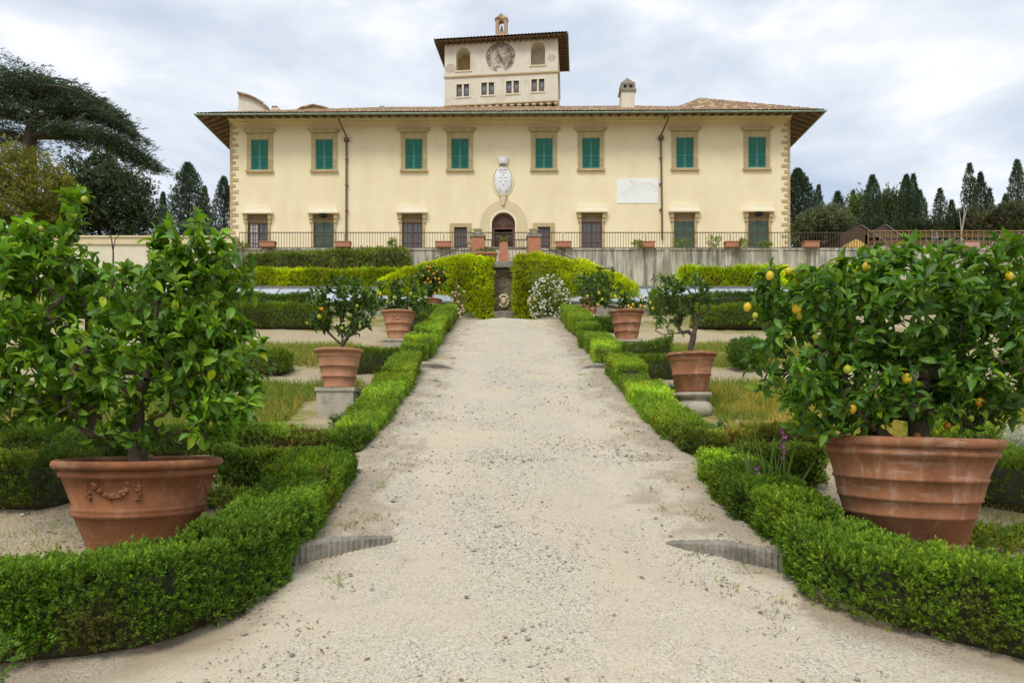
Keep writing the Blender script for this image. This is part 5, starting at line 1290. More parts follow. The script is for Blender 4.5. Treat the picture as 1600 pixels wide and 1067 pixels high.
# leafy shoots standing out of the crown
d = 4.85; q = lambda px, py, dd=0: tuple(P(px, py, d + dd))
base = (P(1430, 0, d).x, d, TOPR - .01)
limbs = [[base, q(1437, 650), q(1440, 610)], [base, q(1395, 688, -.1), q(1365, 672, -.15), q(1340, 640, -.2), q(1310, 600, -.2)], [q(1440, 612), q(1445, 585), q(1480, 565, -.1), q(1540, 530)], [q(1440, 612), q(1410, 550, .1), q(1370, 500, .1), q(1330, 470)], [q(1445, 585), q(1450, 500, .1), q(1470, 440, .1)], [q(1365, 672, -.15), q(1300, 560), q(1230, 500)], [q(1540, 530), q(1570, 450, .1)]]
blobs = [bl(1250, 470, 4.8, 72, 55, .45), bl(1230, 560, 4.8, 62, 75, .45), bl(1300, 640, 4.75, 75, 38, .45), bl(1400, 480, 4.85, 150, 100, .6), bl(1400, 590, 4.85, 160, 72, .6), bl(1540, 560, 4.9, 110, 110, .55), bl(1550, 430, 4.9, 80, 62, .4), bl(1400, 400, 4.9, 75, 34, .35), bl(1640, 500, 5.0, 60, 130, .5), bl(1215, 440, 4.8, 40, 26, .25), bl(1330, 430, 4.8, 60, 40, .35), bl(1320, 395, 4.85, 14, 22, .1)]
fr = [(*q(a, b_, -.26 + c), r_ * .85, m_) for a, b_, c, r_, m_ in [(1203, 431, 0, .03, 'lemon'), (1232, 424, .1, .026, 'lemon'), (1168, 480, .1, .03, 'lemon'), (1245, 482, -.02, .034, 'lemon'), (1249, 494, .05, .028, 'lime'), (1231, 522, .0, .03, 'lime'), (1180, 493, .05, .022, 'lime'), (1355, 417, .1, .036, 'lemon'), (1274, 526, 0, .024, 'lime'), (1251, 586, 0, .034, 'lime'), (1330, 638, -.1, .036, 'lemon'), (1417, 592, -.15, .034, 'lemon'), (1324, 577, -.1, .03, 'lime'), (1480, 665, .1, .027, 'orange'), (1433, 681, .15, .026, 'orange'), (1531, 629, 0, .032, 'orange'), (1577, 432, 0, .03, 'lemon')]]
citrus('lemon_tree', 'large dense dark green citrus tree with yellow fruit growing in the banded pot', 'tree', base, limbs, blobs, 900, .092, 12, [(.082, .19, .020), (.10, .22, .020), (.060, .15, .024), (.14, .27, .018)], 72, .07, wide=.92, yellow=.06, fruits=fr, group='potted citrus trees', droop=.55)

def small_citrus(key, label, blobs, limbs_px, d, n_tips, leaf, per, cols, seed, tr, fruits=(), name='lemon_tree', yellow=.08, r_tip=.004, shell=.35):
    bx, by, bz = PT[key]; L = [[(bx, by, bz)] + [tuple(P(a, b_, d + c)) for a, b_, c in limbs_px[0]]] + [[tuple(P(a, b_, d + c)) for a, b_, c in l] for l in limbs_px[1:]]
    fr = [(*P(a, b_, d - dd), r_, m_) for a, b_, dd, r_, m_ in fruits]
    return citrus(name, label, 'tree', (bx, by, bz - .01), L, blobs, n_tips, leaf, per, cols, seed, tr, fruits=fr, yellow=yellow, group='potted citrus trees', r_tip=r_tip, shell=shell)
small_citrus('l2', 'open lemon tree with thin forked stem and green fruit in the second left pot', [bl(535, 465, 10, 55, 32, .35), bl(500, 480, 10, 25, 35, .25), bl(570, 480, 10, 25, 38, .25), bl(530, 500, 10, 48, 22, .3), bl(550, 435, 10, 30, 18, .2)],
    [[(535, 540, 0), (533, 515, 0)], [(535, 542, 0), (520, 525, 0), (505, 510, .1), (495, 500, .1)], [(533, 515, 0), (531, 490, 0), (540, 460, 0)], [(536, 535, 0), (552, 515, -.1), (562, 490, -.1)]], 10, 165, .095, 7, CD, 73, .028,
    [(499, 495, .25, .03, 'lime'), (503, 483, .25, .026, 'orange'), (545, 492, .3, .022, 'lime'), (534, 513, .2, .024, 'lime'), (545, 505, .2, .022, 'lime'), (480, 505, .1, .02, 'lime'), (558, 478, .2, .022, 'lime'), (572, 455, .2, .02, 'lemon')])
small_citrus('r2', 'sparse lemon tree with crooked dark stem in the second right pot', [bl(1070, 450, 10, 45, 22, .3), bl(1040, 445, 10, 28, 18, .2), bl(1045, 500, 10, 26, 16, .2), bl(1090, 470, 10, 28, 22, .2), bl(1062, 478, 10, 30, 18, .25)],
    [[(1080, 540, 0), (1083, 525, 0)], [(1083, 525, 0), (1088, 508, 0), (1082, 485, 0), (1083, 460, 0)], [(1083, 525, 0), (1076, 518, 0), (1055, 520, -.1), (1036, 522, -.1), (1024, 517, -.1)], [(1088, 508, 0), (1096, 500, .1), (1093, 475, .1)]], 10, 95, .092, 7, CD, 74, .042)
small_citrus('l3', 'rounded lemon tree with green and yellow fruit in the third left pot', [bl(600, 462, 15.7, 32, 26, .35), bl(640, 455, 15.7, 34, 28, .4), bl(650, 475, 15.6, 24, 14, .3), bl(590, 475, 15.7, 24, 16, .3)],
    [[(622, 478, 0), (622, 465, 0)], [(622, 470, 0), (600, 458, 0)], [(622, 468, 0), (645, 455, 0)]], 15.7, 150, .11, 8, CD, 75, .03, [(594, 460, .2, .032, 'lemon'), (616, 465, .4, .034, 'lime'), (642, 459, .4, .034, 'lime'), (605, 472, .35, .03, 'lime'), (579, 461, .2, .03, 'lemon')])
small_citrus('r3', 'low spreading citrus tree leaning left with small yellow fruit in the third right pot', [bl(930, 450, 15.5, 34, 30, .35), bl(960, 462, 15.5, 36, 18, .35), bl(910, 440, 15.6, 20, 18, .2), bl(995, 472, 15.5, 22, 10, .25), bl(945, 430, 15.5, 18, 14, .2)],
    [[(972, 482, 0), (950, 478, 0), (930, 468, 0), (915, 455, 0)], [(965, 482, 0), (975, 468, 0), (990, 470, 0)]], 15.5, 130, .10, 8, CD, 76, .035, [(a, b_, .3, .028, 'lemon') for a, b_ in [(982, 478), (986, 481), (981, 484), (934, 476), (941, 468), (962, 464), (1005, 466), (1016, 473), (1008, 480), (1001, 478), (918, 463), (1020, 482), (989, 476), (936, 458)]])
rg = random.Random(3)
small_citrus('l4', 'small orange tree laden with orange fruit in the fourth left pot', [bl(674, 432, 21.3, 24, 18, .4), bl(672, 450, 21.3, 18, 14, .3), bl(688, 428, 21.3, 12, 10, .25)],
    [[(672, 455, 0), (673, 435, 0)]], 21.3, 110, .13, 8, CD, 77, .03, [(a, b_, .4, .034, 'orange') for a, b_ in [(672, 418), (683, 424), (670, 424), (661, 431), (669, 436), (680, 435), (686, 436), (694, 426), (687, 442), (673, 441), (678, 428), (668, 417), (664, 442), (680, 458), (686, 454)]], name='orange_tree')
small_citrus('r4', 'small sparse citrus tree behind the leaning one in the fourth right pot', [bl(925, 445, 21.0, 20, 16, .35), bl(915, 455, 21.0, 14, 10, .3)], [[(921, 460, 0), (922, 445, 0)]], 21.0, 60, .12, 8, CD, 78, .025)

# ================================================================ fountain niche
fx0, fx1 = P(762, 0, 24.2).x, P(808, 0, 24.2).x
def f24(px, py, d=24.15): p = P(px, py, d); return (p.x, p.z)
ft = empty('wall_fountain', (P(786, 0, 24.1).x, 24.5, 3.4), 0, 'old stone wall fountain with arched niche, lion mask and basin at path end', 'fountain')
ox, oz = ft.location.x, ft.location.z
g2 = lambda px, py: (f24(px, py)[0] - ox, f24(px, py)[1] - oz)
b = MB(); nx_, nz_ = g2(787, 447); r_ = g2(798, 0)[0] - nx_
outer = [g2(761, 510), g2(766, 470), g2(771, 440), g2(775, 414), g2(799, 413), g2(803, 440), g2(808, 470), g2(811, 510)]
b.prism(outer, .32, .9); ring(b, nx_, g2(0, 430)[1], r_, r_ + .10, g2(0, 505)[1], .27, .33)
wl_ = b.build('niche_wall', M['brickgrey'], ft)
for s_ in (-1, 1):
    b = MB(); pts = [(nx_ + s_ * (r_ + .141), g2(0, 505)[1]), (nx_ + s_ * (r_ + .30), g2(0, 505)[1]), (nx_ + s_ * (r_ + .16), g2(0, 414)[1]), (nx_ + s_ * (r_ + .141), g2(0, 414)[1])]; b.prism(pts, .10, .33); b.build('side_pilaster', M['brickgrey'], ft)
b = MB(); b.box(nx_ - .36, nx_ + .36, .05, .6, g2(0, 413)[1], g2(0, 404)[1]); b.build('cornice', M['kerb'], ft)
b = MB(); zm = g2(0, 466)[1]; b.sphere((nx_, .26, zm), .11, 14, 10, (1, .8, 1.25)); b.sphere((nx_, .165, zm - .04), .05, 8, 6); b.sphere((nx_, .17, zm - .085), .035, 8, 6, (1.2, 1, .6))
for s_ in (-1, 1): b.sphere((nx_ + s_ * .05, .17, zm + .045), .028, 6, 5); b.sphere((nx_ + s_ * .12, .24, zm + .12), .045, 6, 5)
for k in range(11): a = k / 10 * math.pi * 1.5 - .75; b.sphere((nx_ + .16 * math.sin(a), .27, zm + .02 + .2 * math.cos(a)), .05, 6, 5)
b.build('lion_mask', M['stone_light'], ft, True)
b = MB(); zb = g2(0, 486)[1]; b.lathe([(.36, -.6), (.40, -.35), (.44, zb - .05), (.46, zb - .02), (.44, zb), (.37, zb), (.33, zb - .12), (0, zb - .12)], (nx_, .1, 0), 28); b.build('basin', M['kerb'], ft, True)

# ================================================================ roses, gladiolus and other flowers
def bush(name, label, cat, c, r, n, leaf, cols, seed, flowers=None, group=None, shell=.25, mat='leaf', lat=.5, stems=True, fl=None):
    rg = np.random.default_rng(seed); t = empty(name, c, 0, label, cat, group); r = np.array(r)
    d_ = unit(rg.normal(size=(n, 3))); rr = (shell + (1 - shell) * rg.random(n)) ** .55; pos = d_ * rr[:, None] * r + np.array([0, 0, r[2]])
    pos = pos * (1 + (vnoise(pos / r.mean() * 2.2 + 7, seed) - .5)[:, None] * .5); pos[:, 2] = np.maximum(pos[:, 2], .02)
    col = np.array(cols)[rg.integers(0, len(cols), n)] * rg.uniform(.65, 1.3, (n, 1)) * np.exp((vnoise(pos * 2.5 / r.mean(), seed + 1) - .5)[:, None] * .7)
    tv, tq, tf = sprig(seed % 5, 5, .5, .55); V, Q, idx = place(tv, tq, pos, d_ * .8 + rg.normal(0, .5, (n, 3)) + np.array([0, 0, .4]), rg, leaf * rg.uniform(.7, 1.3, n))
    np_mesh('foliage', V, Q, M[mat], tint=col[idx], parent=t)
    if stems:
        b = MB()
        for k in range(5): a = rg.uniform(0, 6.28); b.tube([(0, 0, -.1), (r[0] * .25 * math.cos(a), r[1] * .25 * math.sin(a), r[2] * .7), (r[0] * .6 * math.cos(a), r[1] * .6 * math.sin(a), r[2] * 1.4)], [.03 * r[2], .022 * r[2], .008 * r[2]], 5)
        b.build('stems', M['bark'], t)
    if flowers:
        nf, size, fc = flowers; d_ = unit(rg.normal(size=(nf, 3))); d_[:, 1] = -np.abs(d_[:, 1]); p_ = d_ * r * rg.uniform(.85, 1.05, (nf, 1)) + np.array([0, 0, r[2]]); p_[:, 2] = np.maximum(p_[:, 2], .05)
        P5 = []; A5 = []; 
        for k in range(nf):
            for j in range(6): P5.append(p_[k]); a = j / 6 * 6.28; o_ = d_[k]; A5.append(o_ * .6 + np.array([math.cos(a), math.sin(a) * .4, math.sin(a)]) * .7)
        tv, tq = diamond(.9, .1); V, Q, idx = place(tv, tq, np.array(P5), np.array(A5), rg, size)
        fcol = np.array(fc)[rg.integers(0, len(fc), nf)]; np_mesh('blossom', V, Q, M['petal'], tint=np.repeat(fcol, 6, axis=0)[idx], parent=t)
    return t
p = P(858, 497, 23.6); bush('rose_bush', 'rounded rose bush covered in white blooms right of the fountain', 'rose', (p.x, 23.6, gz(p.x, 23.6)), (.66, .55, .78), 1500, .12, [(.22, .28, .05), (.16, .23, .04)], 81, (300, .045, [(.76, .76, .66), (.78, .70, .58), (.82, .80, .74)]), group='rose bushes', fl=1)
p = P(716, 497, 23.4); bush('rose_bush', 'thin rose bush with pale pink blooms left of the fountain', 'rose', (p.x, 23.4, gz(p.x, 23.4)), (.24, .24, .62), 300, .10, [(.16, .20, .05), (.20, .22, .06)], 82, (26, .06, [(.78, .50, .40), (.76, .62, .48)]), group='rose bushes')
p = P(731, 497, 23.2); bush('lavender', 'small grey green lavender tuft at the crest left of the fountain', 'plant', (p.x, 23.2, gz(p.x, 23.2)), (.22, .2, .14), 260, .09, [(.17, .20, .13), (.21, .23, .16)], 83)
p = P(1168, 574, 12.8); bush('box_shrub', 'round bushy box shrub in the right bed', 'shrub', (p.x, 12.8, gz(p.x, 12.8)), (.36, .36, .28), 1400, .07, [(.075, .15, .022), (.09, .18, .024)], 84)
p = P(1575, 700, 6.6); bush('silver_shrub', 'silver grey leafed shrub behind the hedge at the right edge', 'shrub', (p.x + .1, 6.9, gz(p.x, 6.9)), (.42, .25, .22), 1500, .07, [(.42, .46, .42), (.50, .53, .50)], 85)
for k, (px, py, d_, sx, lb) in enumerate([(1122, 690, 8.25, .13, 'right bed beside the carved pedestal'), (1060, 625, 10.8, .18, 'right bed behind the carved pedestal'), (590, 640, 8.9, .12, 'left bed beside the grey slab')]):
    p = P(px, py, d_); xx = p.x if px > 785 else p.x - .42
    bush('bedding_plant', 'low grey green bedding plant in the ' + lb, 'plant', (xx, d_, gz(xx, d_)), (sx, sx, .10), 200, .08, [(.13, .21, .09), (.17, .25, .12)], 86 + k, (5, .04, [(.75, .10, .02)]) if k == 0 else None, group='bedding plants', stems=False)
for k, (px, py, d_, s_, lb) in enumerate([(1560, 860, 5.2, .20, 'beside the foot of the big banded pot'), (40, 888, 4.45, .24, 'with yellow flowers in front of the big garland pot'), (350, 770, 6.1, .16, 'right of the big garland pot'), (1255, 775, 5.7, .18, 'left of the big banded pot')]):
    p = P(px, py, d_); bush('weed_clump', 'low green weed clump ' + lb, 'plant', (p.x, d_, gz(p.x, d_) - .02), (s_ * 1.3, s_, .07), 260, .08, GRN, 91 + k, (4, .035, [(.85, .65, .05)]) if k == 1 else None, group='weed clumps', stems=False)
p = P(8, 1010, 3.25); bush('box_shrub', 'small bright green shrub sprouting at the bottom left corner', 'shrub', (p.x - .02, 3.08, gz(p.x, 3.08)), (.12, .12, .20), 260, .06, [(.12, .22, .035)], 97)
# gladiolus
p = P(1205, 0, 5.75); t = empty('gladiolus', (p.x, 5.75, gz(p.x, 5.75)), 0, 'pink gladiolus with blade leaves growing by the right hedge', 'flower')
rgn = np.random.default_rng(9); n = 22; bp = np.stack([rgn.normal(0, .06, n), rgn.normal(0, .05, n), np.full(n, -.02)], 1); axs = np.stack([rgn.normal(0, .28, n), rgn.normal(0, .2, n), np.ones(n)], 1)
V0 = np.array([(-.02, 0, 0), (.02, 0, 0), (.022, .5, .03), (-.022, .5, .03), (.0, 1, .12), (-.003, 1, .12)]); V, Q, idx = place(V0, np.array([(0, 1, 2, 3), (3, 2, 4, 5)]), bp, axs, rgn, rgn.uniform(.45, .78, n))
np_mesh('leaves', V, Q, M['leaf'], tint=np.array([(.13, .22, .06)]) * rgn.uniform(.7, 1.3, (n, 1))[idx], parent=t)
b = MB(); b.tube([(0, 0, 0), (.05, 0, .4), (.10, -.02, .74)], [.006, .005, .003], 5); b.tube([(-.06, 0, 0), (-.12, 0, .4)], [.005, .003], 5); b.build('stem', mk('flower_stem', (.12, .20, .05)), t)
fp = [(.08 + .012 * math.sin(i * 2), -.02, .48 + .04 * i) for i in range(7)] + [(-.115, 0, .36), (-.12, -.01, .40)]; P5 = []; A5 = []
for f_ in fp:
    for j in range(6): P5.append(f_); a = j * 1.047; A5.append((.8 * math.cos(a), -.5, .8 * math.sin(a)))
tv, tq = diamond(.6, .1); V, Q, idx = place(tv, tq, np.array(P5), np.array(A5), rgn, .03); np_mesh('blossom', V, Q, M['petal'], tint=np.tile((.55, .16, .45), (len(V), 1)), parent=t)

# ================================================================ cold frames
def cold_frame(label, xa, xb, n):
    t = empty('cold_frame', ((xa + xb) / 2, 24.6, 0), 0, label, 'cold frame', 'cold frames below the slope'); h = (xb - xa) / 2
    y0, y1, z0, z1 = -.75, .45, 4.10, 4.80
    b = MB(); b.box(-h, h, y0 + .02, y0 + .12, 3.2, z0 - .03); b.box(-h, h, y1 - .1, y1, 3.2, z1 - .03)
    for s_ in (-1, 1): b.prism([(y0 + .121, 3.2), (y1 - .101, 3.2), (y1 - .101, z1 - .09), (y0 + .121, z0 - .03)], s_ * h - .05, s_ * h + .05, axis='x')
    b.build('base', M['kerb'], t)
    b = MB(); b.add([(-h, y0, z0), (h, y0, z0), (h, y1, z1), (-h, y1, z1), (-h, y0, z0 - .02), (h, y0, z0 - .02), (h, y1, z1 - .02), (-h, y1, z1 - .02)], [(0, 1, 2, 3), (7, 6, 5, 4), (0, 4, 5, 1), (2, 6, 7, 3), (1, 5, 6, 2), (3, 7, 4, 0)]); b.build('glazing', M['glazing'], t)
    b = MB()
    for k in range(n + 1): x = -h + 2 * h * k / n; b.bar((x, y0 - .01, z0 + .012), (x, y1 + .01, z1 + .012), .035, .03)
    b.bar((-h, y1, z1 + .02), (h, y1, z1 + .02), .05); b.bar((-h, y0, z0 + .02), (h, y0, z0 + .02), .04); b.build('frame', M['frame_metal'], t)
cold_frame('long low cold frame with whitewashed sloping glass left of the fountain', P(250, 0, 24.6).x, P(706, 0, 24.0).x, 15)
cold_frame('long low cold frame with whitewashed sloping glass right of the fountain', P(887, 0, 24.0).x, P(1400, 0, 24.6).x, 16)

# ================================================================ plants and small things on the terrace
for k, (px, py, d_, r_, h_, lb) in enumerate([(612, 386, 44.2, .30, .30, 'below the third ground floor window'), (1000, 386, 44.0, .35, .22, 'left of the right downpipe'), (1068, 386, 44.0, .75, .30, 'before the green door right of the downpipe'), (1118, 386, 44.0, .48, .42, 'between the two right green doors'), (1165, 388, 44.0, .30, .3, 'just left of the rightmost green door'), (1200, 388, 44.0, .55, .18, 'just right of the rightmost green door'), (375, 386, 44.2, .4, .15, 'below the leftmost ground floor window')]):
    p = P(px, py, d_); bush('terrace_shrub', 'green shrub peeping over the terrace wall ' + lb, 'shrub', (p.x, 44.6 if d_ > 44.1 else 44.5, ZT - .03), (r_ * .9, .22, h_ * .75), 110, .17, [(.17, .24, .05), (.24, .30, .06)], 101 + k, group='shrubs along the terrace wall', stems=True)
bush('pedestal_plant', 'yellow green plant on the brick pedestal of the stair landing', 'plant', PED_TOP, (.2, .2, .13), 120, .13, [(.24, .28, .04)], 111, stems=False)
for px, lb in ((752, 'left'), (767, 'right')):
    p = P(px, 397, 41.5); t = empty('flower_pot', (p.x, 41.5, p.z - .55), 0, 'small flower pot with green plant below the left brick pier, the %s of two' % lb, 'pot', 'small pots on the stair landing')
    b = MB(); b.lathe([(0, -.9), (.25, -.9), (.33, .48), (.38, .49), (.38, .6), (.3, .6), (0, .5)], n=20); b.build('body', M['terra3'], t, True)
    q_ = bush('pedestal_plant', 'small green plant in the %s flower pot below the left brick pier' % lb, 'plant', (p.x, 41.5, p.z), (.3, .25, .12), 100, .15, [(.13, .22, .04)], 112, stems=False)
# sheds, yellow cover
for px, lb in ((1345, 'left'), (1383, 'right')):
    p = P(px, 352, 54.0); t = empty('garden_shed', (p.x, 54.0, 12.0), 0, 'dark brown gabled shed with pale roof edge right of the villa, the %s of two' % lb, 'shed', 'brown sheds behind the terrace railing')
    h = p.z - 12.0; b = MB(); b.prism([(-1.5, -.3), (1.6, -.3), (1.6, h - 1.15), (0, h), (-1.5, h - .75)], 0, 6); b.build('body', M['shed'], t)
    b = MB(); b.bar((0, -.06, h + .02), (1.75, -.06, h - 1.2), .06, .08); b.build('roof_edge', M['frame_metal'], t)
    b = MB(); b.prism([(0, h + .0), (1.8, h - 1.3), (1.8, h - 1.2), (0, h + .1), (-1.6, h - .72), (-1.6, h - .82)], .02, 6.1); b.build('roof', M['shed'], t)
p = P(1343, 374, 46.2); t = empty('yellow_cover', (p.x, 46.2, ZT), 0, 'small yellow ridged cover behind the railing right of the villa', 'cover')
h = p.z - ZT; b = MB(); n = 14
for k in range(n): 
    x0_ = -1.0 + 2.0 * k / n; b.prism([(x0_, 0), (x0_ + .13, 0), (x0_ + .13, h * (1 - abs(x0_ + .07 + .15) / 1.3)), (x0_ + .03, h * (1 - abs(x0_ + .07 + .15) / 1.3) + .05)], 0, 1.4)
b.build('cover', M['yellow'], t)

# ================================================================ background trees
def cypress(label, px, top, hw, d, seed, sparse=0, col=(.034, .058, .026), name='cypress', base=12.0, n=None, group='cypresses beyond the terrace', widen=.25):
    rg = np.random.default_rng(seed); pt = P(px, top, d); Hh = pt.z - base; Rr = hw * 1.42 / F * d
    t = empty(name, (pt.x, d, base), 0, label, 'tree', group)
    n = n or int(2700 * (1 - .55 * sparse) * max(1, Rr * Hh / 9))
    f = rg.random(n) ** .85; a = rg.uniform(0, 2 * math.pi, n)
    prof = np.interp(f, [0, .08, .25, .5, .75, .9, 1.0], [.75, .95, 1.0, .93, .70, .44, .07]) * (1 + widen * (1 - f))
    zc = f * Hh * .985; r = Rr * prof * (rg.random(n) ** .35 if not sparse else rg.random(n) ** .6)
    pos = np.stack([r * np.cos(a), r * np.sin(a), zc], 1)
    lump = vnoise(np.stack([np.cos(a) * 1.6, np.sin(a) * 1.6, zc * (.55 if not sparse else .8)], 1) + seed, seed); pos[:, :2] *= (.66 + .66 * lump)[:, None]
    if sparse: keep = vnoise(pos * .9 + 3, seed + 1) > (.30 * sparse + .1) * (1 - .6 * pos[:, 2] / Hh); pos = pos[keep]; a = a[keep]; n = len(pos); lump = lump[keep]
    axis = np.stack([np.cos(a) * .45, np.sin(a) * .45, np.ones(n)], 1) + rg.normal(0, .28, (n, 3))
    tv, tq, tf = sprig(seed % 5, 6, .34, .5, .55); V, Q, idx = place(tv, tq, pos, axis, rg, rg.uniform(.5, 1.05, n) * (.50 + .10 * Rr) * (1 - .45 * pos[:, 2] / Hh))
    c = np.array(col) * rg.uniform(.6, 1.5, (n, 1)) * np.exp((lump - .5)[:, None] * .9)
    np_mesh('crown', V, Q, M['needle'], tint=c[idx], parent=t)
    b = MB(); b.tube([(0, 0, -.3), (0, 0, Hh * .5), (.1, 0, Hh * .93)], [.22 + .05 * Rr, .15, .03], 7); b.build('trunk', M['barkdk'], t)
    return t
DK = (.044, .070, .036); MD = (.058, .092, .042)
for k, a in enumerate([
    ('broad dark cypress touching the right corner of the villa', 1246, 264, 24, 66, 0, DK), ('slim pointed cypress second from the villa on the right', 1279, 288, 9, 76, 0, MD), ('stout pointed cypress third from the villa on the right', 1309, 298, 13, 78, 0, MD),
    ('short slim cypress left of the light green tree', 1333, 296, 10, 88, .3, MD), ('tall pointed cypress right of the light green tree', 1363, 273, 14, 74, 0, MD), ('tall twin topped cypress in the middle of the right group', 1416, 272, 13, 76, 0, MD),
    ('tall pointed cypress just right of the twin topped one', 1427, 270, 10, 80, 0, MD), ('rounded cypress at the right end of the dense group', 1436, 297, 14, 74, 0, MD), ('ragged see through conifer standing alone over the scroll railing', 1468, 294, 13, 78, .7, MD),
    ('short pointed cypress right of the ragged lone conifer', 1487, 312, 9, 80, 0, DK), ('tall ragged cypress at left of the far right pair', 1515, 254, 12, 74, .4, MD), ('tall smooth pointed cypress at right of the far right pair', 1532, 268, 11, 76, 0, DK),
    ('thin ragged cypress behind the far right pair', 1546, 293, 10, 80, .5, DK), ('short cypress beside the tallest one at the right edge', 1571, 303, 10, 82, .1, DK), ('tallest ragged cypress at the right edge', 1589, 249, 14, 72, .3, MD)]):
    cypress(a[0], a[1], a[2], a[3], a[4], 201 + k, a[5], a[6])
for k, a in enumerate([('open topped conifer behind the left lemon tree', 294, 254, 25, 70, .45, (.058, .09, .050)), ('slim cypress just right of the open topped conifer on the left', 320, 290, 9, 72, .1, MD), ('dense columnar cypress against the left corner of the villa', 350, 276, 15, 68, 0, DK), ('small pointed cypress peeping over the dark oak on the left', 255, 299, 10, 84, .1, MD)]):
    cypress(a[0], a[1], a[2], a[3], a[4], 231 + k, a[5], a[6], group='cypresses left of the villa')

def broad(name, label, blobs, n_cl, per, leaf, cols, seed, trunk, d, base=12.0, shell=.45, mat='leaf', group=None, spread=.5, axis_up=.5):
    rg = np.random.default_rng(seed); bx = trunk[0]; t = empty(name, (bx, d, base), 0, label, 'tree', group); B = np.array((bx, d, base))
    cl = blob_points(rg, blobs, n_cl, shell) - B; cl = cl[cl[:, 2] > .3]
    pos = np.repeat(cl, per, axis=0) + rg.normal(0, spread, (len(cl) * per, 3)) * np.array([1, 1, .7]); n = len(pos)
    clt = rg.normal(0, .28, len(cl)); col = np.array(cols)[rg.integers(0, len(cols), len(cl))] * np.exp(clt)[:, None]; col = np.repeat(col, per, axis=0) * rg.uniform(.7, 1.3, (n, 1))
    axis = rg.normal(0, .7, (n, 3)) + np.array([0, 0, axis_up]); tv, tq, tf = sprig(seed % 5, 5, .5, .55)
    V, Q, idx = place(tv, tq, pos, axis, rg, leaf * rg.uniform(.7, 1.3, n)); np_mesh('crown', V, Q, M[mat], tint=col[idx], parent=t)
    b = MB(); h = trunk[1]; b.tube([(0, 0, -.3), (.1, 0, h * .5), (0, 0, h)], [trunk[2], trunk[2] * .8, trunk[2] * .5], 8)
    for k in range(6):
        c = cl[rg.integers(0, len(cl))]; b.tube([(0, 0, h * .7), tuple(c * .55 + np.array([0, 0, h * .3])), tuple(c)], [trunk[2] * .5, trunk[2] * .3, .05], 6)
    b.build('trunk', M['barkdk'], t); return t
def bb(px, py, d, rx, rz, ry=None): return bl(px, py, d, rx, rz, (ry or rx / F * d))
broad('holm_oak', 'big dark holm oak in front of the cedar on the left', [bb(175, 315, 62, 60, 52), bb(150, 275, 62, 42, 38), bb(205, 340, 61, 36, 45), bb(120, 330, 62, 50, 50), bb(225, 300, 62, 18, 26)], 420, 14, .50, [(.050, .075, .036), (.064, .092, .042), (.040, .062, .032)], 301, (P(170, 0, 62).x, 3, .5), 62)
broad('olive_tree', 'rounded olive yellow tree at the left edge', [bb(45, 300, 54, 62, 68), bb(10, 260, 54, 40, 40), bb(80, 320, 54, 40, 55), bb(40, 350, 54, 60, 40), bb(-30, 310, 54, 50, 70)], 760, 14, .34, [(.145, .16, .024), (.19, .195, .028), (.10, .12, .024), (.22, .205, .04)], 302, (P(40, 0, 54).x, 3, .35), 54, spread=.32)
broad('round_tree', 'light green round tree among the right cypresses', [bb(1342, 330, 84, 18, 26), bb(1352, 340, 84, 14, 18)], 90, 14, .5, [(.085, .125, .035), (.10, .145, .04)], 303, (P(1345, 0, 84).x, 4, .25), 84)
broad('holm_oak', 'dark broad tree filling the gap in the right cypress group', [bb(1393, 335, 82, 26, 32), bb(1400, 345, 82, 34, 24)], 170, 14, .55, [(.060, .092, .036), (.078, .115, .042)], 304, (P(1393, 0, 82).x, 3, .35), 82)
broad('olive_bush', 'grey green spreading bush right of the villa', [bb(1285, 350, 58, 42, 20, 2.0), bb(1262, 358, 58, 28, 16, 1.6), bb(1315, 357, 58, 22, 14, 1.5)], 220, 14, .36, [(.125, .15, .07), (.15, .175, .085), (.10, .125, .058)], 305, (P(1285, 0, 58).x, 1, .15), 58, spread=.3)
broad('dark_shrub', 'dark bronze shrubby tree below the right edge cypresses', [bb(1570, 342, 64, 34, 20), bb(1535, 350, 64, 20, 14), bb(1620, 345, 64, 30, 20)], 200, 14, .42, [(.075, .082, .042), (.095, .092, .045)], 306, (P(1570, 0, 64).x, 1, .2), 64, spread=.35)
broad('dark_shrub', 'dark green shrubby tree behind the bare pale sapling', [bb(1500, 350, 66, 18, 18), bb(1478, 356, 66, 14, 10)], 90, 12, .42, [(.045, .06, .03)], 307, (P(1500, 0, 66).x, 1, .2), 66, spread=.35)
broad('dark_shrub', 'low dark hedge like tree behind the sheds', [bb(1400, 358, 64, 60, 12, 1.5), bb(1330, 358, 64, 30, 12, 1.5)], 200, 12, .42, [(.042, .06, .03)], 308, (P(1400, 0, 64).x, 1, .2), 64, spread=.35)
# bare pale sapling
d = 50; p = P(1503, 386, d); t = empty('bare_tree', (p.x, d, 11.9), 0, 'bare pale forked sapling behind the scroll railing', 'tree'); q = lambda px, py: tuple(P(px, py, d) - Vector((p.x, 0, 11.9)) - Vector((0, d, 0)))
b = MB(); b.tube([q(1503, 392), q(1502, 365), q(1506, 345), q(1511, 325)], [.065, .055, .035, .012], 7); b.tube([q(1502, 362), q(1501, 345), q(1497, 322)], [.04, .03, .01], 7); b.tube([q(1505, 348), q(1507, 330), q(1505, 318)], [.045, .03, .012], 6); b.build('trunk', M['barkpale'], t)
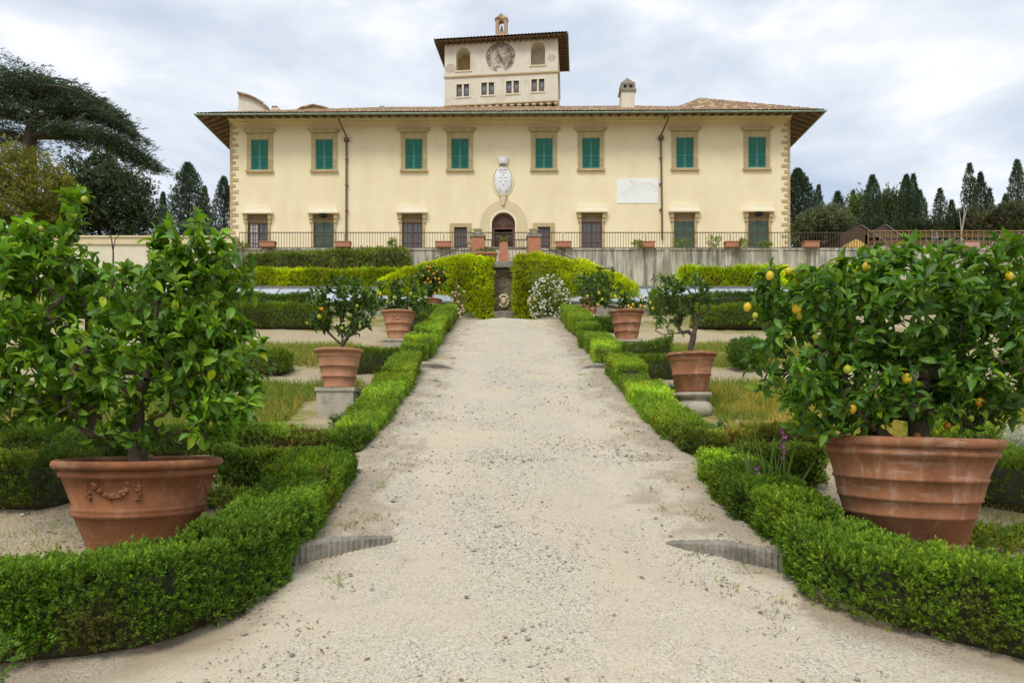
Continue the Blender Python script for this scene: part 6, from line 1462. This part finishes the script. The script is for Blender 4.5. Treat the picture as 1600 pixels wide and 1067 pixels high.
# thin bare shrub left
d = 40; p = P(176, 395, d); zz = gz(p.x, d); t = empty('bare_shrub', (p.x, d, zz), 0, 'thin bare brown shrub in front of the cream garden wall', 'shrub'); q = lambda px, py: tuple(P(px, py, d) - Vector((p.x, d, zz)))
b = MB(); b.tube([(0, 0, 0), q(177, 395), q(174, 372), q(162, 358), q(156, 350)], [.06, .04, .03, .02, .01], 6); b.tube([q(177, 390), q(180, 374), q(194, 360)], [.03, .025, .01], 6); b.tube([q(174, 372), q(172, 358)], [.02, .01], 5); b.build('stems', M['barkdk'], t)

# cedar of Lebanon with flat layered plates
d = 70; rg = np.random.default_rng(401); bx = P(46, 0, d).x; t = empty('cedar', (bx, d, 12.0), 0, 'tall dark cedar with flat layered branches rising at far left', 'tree'); B = np.array((bx, d, 12.0))
limbs = [[(46, 300), (46, 215), (52, 180), (60, 150)], [(48, 205), (75, 175), (110, 160), (150, 172), (198, 205)], [(50, 190), (20, 180), (-30, 170), (-80, 185)], [(58, 160), (90, 145), (120, 140), (165, 160)], [(56, 165), (35, 135), (10, 128), (-40, 140)], [(47, 215), (90, 210), (150, 205), (200, 225), (222, 240)], [(46, 220), (10, 205), (-40, 215)], [(60, 150), (75, 135), (85, 132)]]
b = MB(); tufts = []; rads = [.75, .34, .32, .26, .26, .32, .3, .2]
for L, r0 in zip(limbs, rads):
    for rep in range(1 if r0 > .5 else 3):
        dy = 0 if rep == 0 else rg.uniform(-7, 7); pts = [np.array(P(a, c, d)) - B for a, c in L]; m = len(pts)
        for i in range(1, m): pts[i] = pts[i] + np.array([rg.normal(0, .3) * (rep > 0), dy * i / (m - 1), rg.normal(0, .3) * (rep > 0)])
        b.tube([tuple(x_) for x_ in pts], [r0 * (1 - .82 * i / (m - 1)) * (1 if rep == 0 else .7) for i in range(m)], 8)
# flat sprays: (centre px, py, half width px, droop px, number)
for px, py, rx, dr, n_ in [(28, 126, 42, 8, 70), (70, 138, 45, 10, 80), (-15, 140, 55, 8, 60), (118, 152, 44, 14, 90), (20, 150, 50, 8, 50), (95, 160, 45, 10, 60), (155, 170, 36, 16, 80), (-20, 168, 55, 9, 60), (180, 192, 24, 16, 60), (128, 184, 40, 10, 60), (60, 176, 34, 6, 30), (196, 232, 32, 14, 80), (150, 220, 50, 12, 70), (110, 212, 36, 9, 40), (-10, 205, 50, 9, 50), (20, 190, 36, 6, 26)]:
    c = np.array(P(px, py, d)) - B
    for lay in range(3):
        q_ = int(n_ * 1.0); x_ = rg.uniform(-1, 1, q_); yy = rg.normal(0, 1.6, q_) + rg.uniform(-3, 3)
        o = np.stack([x_ * rx / F * d, yy, -(x_ * np.sign(px - 46) * .5 + .5) ** 2 * dr / F * d + rg.normal(0, .10, q_) + (lay - 1) * .22], 1); tufts += list(c + o)
b.build('trunk', M['barkdk'], t, True)
tufts = np.array(tufts); per = 8; pos = np.repeat(tufts, per, axis=0) + rg.normal(0, 1, (len(tufts) * per, 3)) * np.array([.40, .45, .06]); n = len(pos)
axis = np.stack([np.sign(pos[:, 0]) * .9, rg.normal(0, .6, n), .05 + rg.normal(0, .22, n)], 1) + rg.normal(0, .25, (n, 3)); tv, tq, tf = sprig(2, 5, .3, .5, .5)
V, Q, idx = place(tv, tq, pos, axis, rg, rg.uniform(.36, .66, n)); col = np.array((.068, .10, .055)) * rg.uniform(.6, 1.4, (n, 1)) * np.repeat(np.exp(rg.normal(0, .25, len(tufts))), per)[:, None]
np_mesh('crown', V, Q, M['needle'], tint=col[idx], parent=t)
